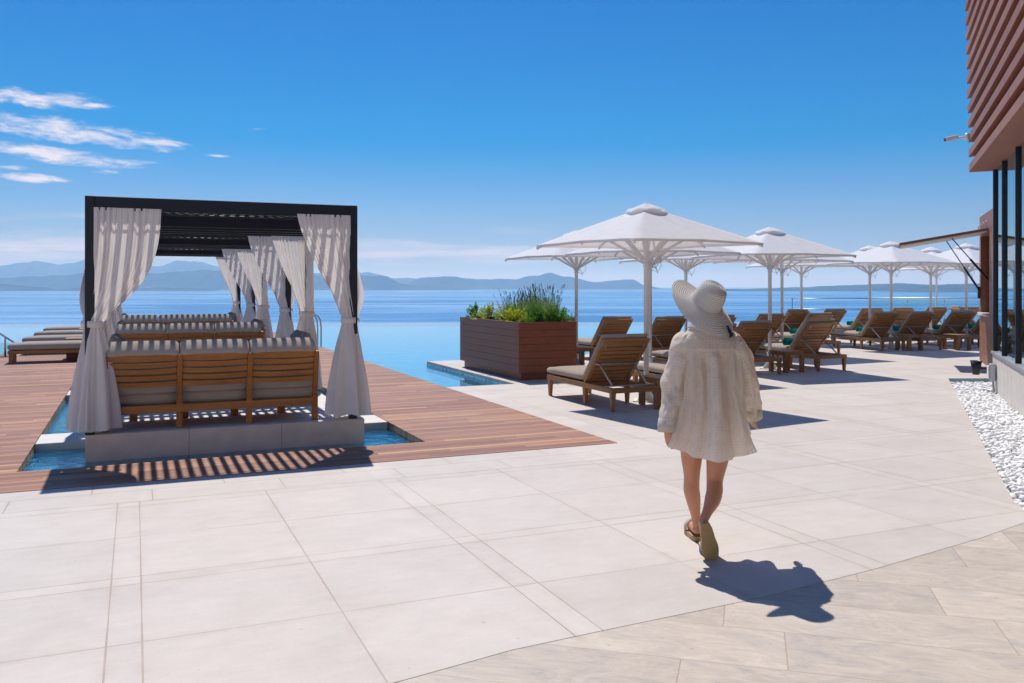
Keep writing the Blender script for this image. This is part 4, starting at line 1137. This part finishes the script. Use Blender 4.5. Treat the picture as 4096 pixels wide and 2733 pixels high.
MB().bb(fx-.05, fx-.003, ob+.03, ob+.16, 1.35, 1.60).build('latch_box', M['dark_plastic'], k_, .004)
for i in range(4):
    y = oa+.2+i*.5; MB().tube([(fx-.03, y, zh+.10), (fx-.03, y, zh+.26)], .008, 6).build('hook', M['steel'], k_)

# camera on the slats, lamps on the wall
def bl(x, y, z):
    c, s = cos(BA), sin(BA); return (P0[0]+x*c-y*s, P0[1]+x*s+y*c, z)
z_s = TOP+.232*2+.07
t = empty('security_camera', bl(-.33, -.05, z_s), BA); tag(t, 'white security camera on a bracket at the corner of the slatted storey', 'camera')
MB().tube([(-.005,0,-.0),(-.055,0,0)], .060, 18).build('mount', M['white_metal'], t)
mb = MB(); mb.tube([(-.06,0,.0),(-.12,.03,0),(-.16,.05,.01)], .018, 8); mb.build('bracket', M['white_metal'], t)
Mc = Matrix.Rotation(R(12), 3, 'Z') @ Matrix.Rotation(R(-12), 3, 'Y')
MB().box((-.24,.03,-.005), (.20,.075,.07), Mc).build('housing', M['white_metal'], t, .02, 3)
q = Mc @ Vector((-.107,0,0)); MB().box((-.24+q.x, .03+q.y, -.005+q.z), (.02,.058,.052), Mc).build('lens', M['lens_glass'], t, .006)
t = empty('bulkhead_lamp', bl(-.0, -.42, .30), BA); tag(t, 'grey bulkhead lamp low on the concrete base of the building', 'lamp')
MB().bb(-.09,-.004,-.10,.10,-.13,.13).build('housing', M['grey_metal'], t, .02, 3); MB().bb(-.115,-.091,-.075,.075,-.10,.10).build('diffuser', M['white_paint'], t, .01, 2)
MB().tube([(-.04,0,-.13),(-.03,0,-.35)], .012, 8).build('cable', M['grey_metal'], t)
t = empty('spotlight', bl(-.23, -.02, .34), BA); tag(t, 'small black cup shaped spotlight beside the grey lamp at the wall corner', 'lamp')
MB().lathe([(.05,-.12),(.085,.10),(.078,.10),(.045,-.10)], 18).build('shade', M['black_metal'], t); MB().tube([(.0,0,-.02),(.22,.0,-.02)], .016, 8).build('arm', M['black_metal'], t)

# ------------------------------------------------------------------ the woman
pe = empty('person', (1.20, 5.30, 0), 0); tag(pe, 'woman walking away in a white wide brimmed hat, loose cream eyelet shirt and flat sandals', 'person')
def limb(mb, pts, n=14):
    """closed round cone chain"""
    P = [Vector(p[:3]) for p in pts]; r = [p[3] for p in pts]
    for p, q in zip(P, r): mb.blob(p, q, 12, 8)
    for (p, a), (q, c) in zip(zip(P, r), zip(P[1:], r[1:])): mb.tube([p, q], [a, c], n)
def limb4(mb, pts, k=5):
    q = catmull([Vector(p) for p in pts], k); limb(mb, [tuple(x) for x in q])
mb = MB()
# trunk, neck, head
for p, r in (((0,0,.86),(.155,.10,.11)),((0,.0,.97),(.135,.09,.12)),((0,.0,1.10),(.14,.09,.13)),((0,.0,1.21),(.155,.085,.09)),((-.10,0,1.265),(.075,.06,.05)),((.10,0,1.265),(.075,.06,.05))): mb.blob(p, r, 18, 12)
limb4(mb, [(0,.0,1.25,.06),(-.01,.01,1.34,.05),(-.012,.025,1.40,.048)])
hc = Vector((-.015,.03,1.475))
mb.blob(hc, (.073,.09,.10), 20, 14); mb.blob(hc+Vector((0,.045,-.055)), (.052,.05,.055), 14, 10)
mb.blob(hc+Vector((0,.098,-.015)), (.012,.02,.02), 8, 6); mb.blob(hc+Vector((0,.086,-.055)), (.022,.012,.009), 8, 6)
for s_ in (-1,1): mb.blob(hc+Vector((s_*.073,.005,-.015)), (.010,.022,.032), 8, 6); mb.blob(hc+Vector((s_*.03,.080,.008)), (.014,.010,.010), 8, 6)
# legs (x to the right, y away)
limb4(mb, [(.075,.0,.84,.098),(.068,.0,.70,.084),(.048,-.005,.55,.067),(.030,-.015,.43,.050),(.018,-.06,.37,.0495),(-.006,-.105,.325,.047),(-.043,-.155,.278,.032),(-.072,-.186,.238,.027)])
limb4(mb, [(-.075,.02,.84,.098),(-.090,.04,.70,.083),(-.092,.075,.55,.066),(-.086,.10,.43,.050),(-.084,.12,.345,.050),(-.070,.14,.28,.047),(-.048,.17,.17,.031),(-.036,.185,.095,.027)])
# right foot: heel lifted, toes on the ground; left foot flat
fr_d = Vector((.050,.060,-.225)).normalized()
hr = Vector((-.078,-.195,.216))
limb(mb, [(*(hr),.030),(*(hr+fr_d*.09+Vector((0,.012,0))),.030),(*(hr+fr_d*.16+Vector((0,.01,0))),.034),(*(hr+fr_d*.205+Vector((0,.014,.008))),.020)])
limb(mb, [(-.036,.185,.075,.032),(-.035,.27,.062,.030),(-.034,.34,.052,.034),(-.034,.39,.046,.020)])
# arms
limb4(mb, [(-.150,.0,1.265,.052),(-.195,-.02,1.14,.042),(-.222,-.03,1.03,.037),(-.243,-.055,.91,.035),(-.268,-.085,.815,.026),(-.270,-.090,.785,.023)])
limb4(mb, [(.150,.0,1.265,.052),(.205,.03,1.13,.042),(.240,.055,1.01,.037),(.280,.11,.93,.035),(.300,.140,.865,.026),(.306,.148,.84,.023)])
def hand(mb, w_, d, side, curl=.5):
    """w_ wrist, d direction of the fingers, side: unit vector towards the thumb"""
    w_ = Vector(w_); d = Vector(d).normalized(); s_ = Vector(side); s_ = (s_-d*s_.dot(d)).normalized(); n = d.cross(s_).normalized()
    for i, o in enumerate((-.028,-.010,.010,.027)):
        limb(mb, [(*(w_),.018),(*(w_+d*.05+s_*o*.8),.014),(*(w_+d*.085+s_*o),.0125)])
    for o, L in ((-.031,.052),(-.011,.066),(.010,.071),(.031,.062)):
        p = w_+d*.085+s_*o; dd = (d+s_*o*3.2).normalized(); b1 = (dd+n*.25*curl).normalized(); b2 = (dd+n*.75*curl).normalized(); b3 = (dd+n*1.2*curl).normalized()
        q1 = p+b1*L*.46; q2 = q1+b2*L*.32; q3 = q2+b3*L*.24
        limb(mb, [(*p,.0100),(*q1,.0088),(*q2,.0080),(*q3,.0068)], 8)
    p = w_+d*.022+s_*.020; q1 = p+(d*.6+s_*.7+n*.3).normalized()*.036; q2 = q1+(d*.9+s_*.3+n*.35).normalized()*.030; q3 = q2+(d+n*.4).normalized()*.022
    limb(mb, [(*p,.0145),(*q1,.0115),(*q2,.0098),(*q3,.0080)], 8)
hand(mb, (-.270,-.092,.778), (.10,.02,-1), (-.35,.8,0), .5)
hand(mb, (.307,.150,.835), (.05,.45,-1), (-.3,.9,0), .9)
tmp = mb.build('tmp_body', None)
md = tmp.modifiers.new('r','REMESH'); md.mode = 'VOXEL'; md.voxel_size = .0042; md.use_smooth_shade = True
md = tmp.modifiers.new('s','SMOOTH'); md.factor = .5; md.iterations = 5
dg = bpy.context.evaluated_depsgraph_get(); me = bpy.data.meshes.new_from_object(tmp.evaluated_get(dg)); bpy.data.objects.remove(tmp)
me.name = 'body'; bo = bpy.data.objects.new('body', me); COL.objects.link(bo); bo.parent = pe; me.materials.clear(); me.materials.append(M['skin'])
me.polygons.foreach_set('use_smooth', [True]*len(me.polygons))
for s_ in (-1,1): MB().blob(hc+Vector((s_*.03,.088,.008)), .0085, 10, 8).build('eye', M['white_paint'], pe)
# hair: cap under the hat, a dark lock at the collar
mb = MB(); mb.blob(hc+Vector((0,-.022,.012)), (.082,.088,.10), 20, 14)
rr = random.Random(4)
for i in range(12):
    x0 = .055+rr.uniform(-.02,.02); p0 = Vector((.088+x0*.1,-.070,1.365)); p1 = Vector((.100+rr.gauss(0,.004), -.104+rr.gauss(0,.004), 1.328)); p2 = Vector((.106+rr.gauss(0,.007), -.120+rr.gauss(0,.004), 1.305+rr.uniform(-.012,.02)))
    mb.tube(catmull([p0,p1,p2],4), [.005]*4+[.004]*4+[.001], 5)
mb.build('hair', M['hair'], pe)
# hat
mb = MB(); axis = Vector((.34,-.54,.77)).normalized(); hx = Vector((1,0,0)); hx = (hx-axis*hx.dot(axis)).normalized(); hy = axis.cross(hx)
prof = []
for i in range(9): a = PI/2*i/8; prof.append((.082*sin(a)**.85, .134-.040*(1-cos(a))))
prof += [(.090,.062),(.095,.020),(.098,.003),(.104,-.003)]
nbr = 14
for i in range(1, nbr+1):
    q = i/nbr; prof.append((.104+.122*q, -.003-.026*q**1.2))
arc = [0]
for (r0,z0_),(r1,z1_) in zip(prof, prof[1:]): arc.append(arc[-1]+math.hypot(r1-r0, z1_-z0_))
NP = len(prof)-1
def rip(s): return .0022*sin(2*PI*s/.0125)
PR = []
tot = arc[-1]; ND = 130
for i in range(ND+1):
    s_ = tot*i/ND; j = 0
    while j < NP-1 and arc[j+1] < s_: j += 1
    f = (s_-arc[j])/max(1e-6, arc[j+1]-arc[j]); PR.append((prof[j][0]+(prof[j+1][0]-prof[j][0])*f, prof[j][1]+(prof[j+1][1]-prof[j][1])*f, s_))
HC = Vector((-.020,-.01,1.503))
def hat(s, q):
    i = int(round(q*ND)); r, z, s0 = PR[i]; a = 2*PI*s; br = max(0, (r-.104)/.122)
    z += rip(s0)*(1 if r > .03 else r/.03)
    # floppy brim: the far left side stands up, the near and right sides hang down
    fl = .024*cos(a-R(172)) - .031*max(0, cos(a-R(262)))**1.5 + .006*cos(2*a+.6) + .005*sin(3*a+1); dr = max(0, cos(a-R(38)))**2
    z += br**1.2*(fl - .055*dr); r *= 1 - br*.16*dr + br*.02*sin(3*a)
    rx = 1.0; p = hx*(r*cos(a)) + hy*(r*sin(a)) + axis*z
    return HC + p
mb.grid(hat, 96, ND, True, True, lambda s, q: (s, PR[int(round(q*ND))][2])); mb.build('hat', M['hat_straw'], pe, solid=.003)
# shirt
rows = [(1.385,-.012,.088,.080,-.005),(1.350,-.008,.100,.085,0),(1.320,-.002,.142,.094,0),(1.285,.0,.178,.104,0),(1.22,.0,.190,.120,0),(1.10,.0,.182,.130,.0),(.95,.0,.190,.142,0),(.80,.004,.214,.160,.0),(.68,-.002,.258,.182,0),(.56,-.006,.322,.212,0)]
def rowat(z):
    for a, c in zip(rows, rows[1:]):
        if c[0] <= z <= a[0]:
            t = (a[0]-z)/(a[0]-c[0]); return [a[i]+(c[i]-a[i])*t for i in range(1,5)]
    return list(rows[-1][1:]) if z < rows[-1][0] else list(rows[0][1:])
NA = 200
def shirt(s, q):
    a = 2*PI*s                                           # 0 = right, PI/2 = towards the camera
    ca, sa = cos(a), sin(a)
    hem = .582 + .085*abs(ca)**2.2 + (.03 if sa < 0 else 0) + (.015 if ca < 0 else 0)*abs(ca)
    z = 1.388 + (hem-1.388)*q
    cx, A, B, cyy = rowat(z); 
    x = cx + A*math.copysign(abs(ca)**.88, ca); y = cyy - B*math.copysign(abs(sa)**.88, sa)
    d = max(0, min(1, (1.24-z)/.62)); lo_ = d**1.1
    f = (.034*sin(7*a+2.0+1.6*z) + .024*sin(11*a+.7-3.5*z) + .010*sin(19*a+3*z))*lo_**.8
    f += (noise.noise(Vector((ca*3, sa*3, z*5)))*.022 + noise.noise(Vector((ca*7, sa*7, z*11)))*.011)*(.30+.70*min(1,d*2.5))
    # box pleat down the middle of the back, drapes from the yoke
    xm = x-cx-.015*d
    if sa > 0 and z < 1.215:
        f += .014*math.exp(-((xm)/.026)**4)*min(1,(1.215-z)/.03)
        f -= .024*min(1,(1.215-z)/.08)*(math.exp(-((xm-.048)/.018)**2)+math.exp(-((xm+.05)/.018)**2))
        f += .026*lo_**.7*math.exp(-((xm+.095-.06*d)/.026)**2) + .020*lo_**.7*math.exp(-((xm-.105-.03*d)/.024)**2)
    if sa > 0 and 1.215 <= z < 1.225: f += .003
    if sa > 0 and z >= 1.225: f += .009*min(1, (1.33-z)/.05)
    n = Vector((ca/A, -sa/B, 0)).normalized()
    return (x+n.x*f, y+n.y*f, z)
mb = MB(); mb.grid(shirt, NA, 110, True, True, lambda s, q: (s*1.20, -q*.84))
def sleeve(mb, pts, seed):
    C = catmull([p[:3] for p in pts], 9); Rr = catmull([(p[3],p[4],0) for p in pts], 9); m_ = len(C)-1
    L = sum((C[i+1]-C[i]).length for i in range(m_))
    def fn(s, q):
        f = q*m_; i = min(m_-1, int(f)); t = f-i; c = C[i].lerp(C[i+1], t); rr_ = Rr[i].lerp(Rr[i+1], t)
        T = (C[min(m_,i+2)]-C[max(0,i-1)]).normalized(); y = Vector((0,1,0)); y = (y-T*y.dot(T)).normalized(); x = T.cross(y)
        a = 2*PI*s; w = noise.noise(Vector((cos(a)*1.6, sin(a)*1.6+seed, q*7)))*.020 + .004*sin(q*15+2.5*cos(a)+seed)*sin(PI*min(1,q*1.1)) + noise.noise(Vector((cos(a)*4, sin(a)*4+seed, q*15)))*.008
        if q > .86: w = w*.45+.002
        return c + x*cos(a)*(rr_.x+w) + y*sin(a)*(rr_.y+w)
    mb.grid(fn, 72, 80, True, True, lambda s, q: (s*.46, q*L))
sleeve(mb, [(-.110,.0,1.285,.060,.075),(-.160,-.003,1.215,.078,.092),(-.198,-.012,1.10,.073,.088),(-.222,-.025,1.00,.069,.083),(-.238,-.045,.90,.062,.074),(-.262,-.078,.815,.056,.062),(-.271,-.092,.735,.052,.056)], 3)
sleeve(mb, [(.110,.0,1.285,.060,.075),(.156,.003,1.215,.078,.092),(.204,.025,1.10,.075,.088),(.240,.050,1.00,.069,.083),(.271,.090,.91,.060,.070),(.300,.125,.84,.050,.055),(.310,.140,.785,.045,.050)], 8)
mb.build('shirt', M['eyelet_cotton'], pe)
def cuff(c0_, c1_, r, nm):
    mb = MB(); c0_, c1_ = Vector(c0_), Vector(c1_)
    mb.tube([c0_, c0_.lerp(c1_,.5), c1_], [r, r*1.02, r*.98], 30, False); mb.build('cuff', M['plain_cotton'], pe, solid=.004)
cuff((-.263,-.080,.805), (-.272,-.094,.728), .0585, 0); cuff((.298,.124,.842), (.311,.142,.780), .0525, 1)
def collar(s, q):
    a = 2*PI*s; ca, sa = cos(a), sin(a); r = q
    if q < .5: t = q/.5; A = .070+.006*t; z = 1.345 + .065*t
    else: t = (q-.5)/.5; A = .078+.034*t; z = 1.410 - .062*t + .006*sin(3*a)*t
    return (-.012+A*ca*1.05, .0-A*sa*.92, z + .014*(-sa))
mb = MB(); mb.grid(collar, 48, 8, True); mb.build('collar', M['plain_cotton'], pe, solid=.003)
# sandals
def solepoly(s):                                                  # outline: s round the foot, (across, along) with heel at 0
    a = 2*PI*s; y = .125 - .128*cos(a); w_ = (.040 + .012*max(0,min(1,(y-.05)/.12)))*abs(sin(a))**.55*math.copysign(1, sin(a))
    w_ *= 1 - .10*math.exp(-((y-.095)/.035)**2); return w_, y
def sandal(org, X, Yd, Z, lab):
    X, Yd, Z = Vector(X), Vector(Yd), Vector(Z); o_ = Vector(org); mb = MB(); n = 48
    def P(w_, y, z): return o_ + X*w_ + Yd*y + Z*z
    so = MB(); i = 0
    ring = [solepoly(k/n) for k in range(n)]
    so.v = [tuple(P(w_, y, -.026)) for w_, y in ring] + [tuple(P(w_*.98, y, 0)) for w_, y in ring]
    so.face(list(range(n)), [(w_, y) for w_, y in ring]); so.face([n+k for k in range(n)][::-1], [(w_, y) for w_, y in ring][::-1])
    for k in range(n): j = (k+1) % n; so.face((k, j, n+j, n+k), [(k*.004,0),(k*.004+.004,0),(k*.004+.004,.026),(k*.004,.026)])
    o = so.build('sandal', M['sole_tread'], pe)
    st = MB()
    for s_ in (-1, 1):
        pts = catmull([P(s_*.046,.165,.002), P(s_*.040,.165,.04), P(0,.19,.062), ], 6); 
        for y in (-.012, 0, .012): st.tube([p+Yd*y for p in pts], .007, 6)
    st.build('strap', M['plain_cotton'], o)
Yd = fr_d; Z = Vector((0, 1, 0)); Z = (Z-Yd*Z.dot(Yd)).normalized(); X = Yd.cross(Z)
sandal(hr - Z*.040 - Yd*.030, X, Yd, Z, 0)
sandal((-.036,.165,.031), (1,0,0), (0,1,0), (0,0,1), 1)
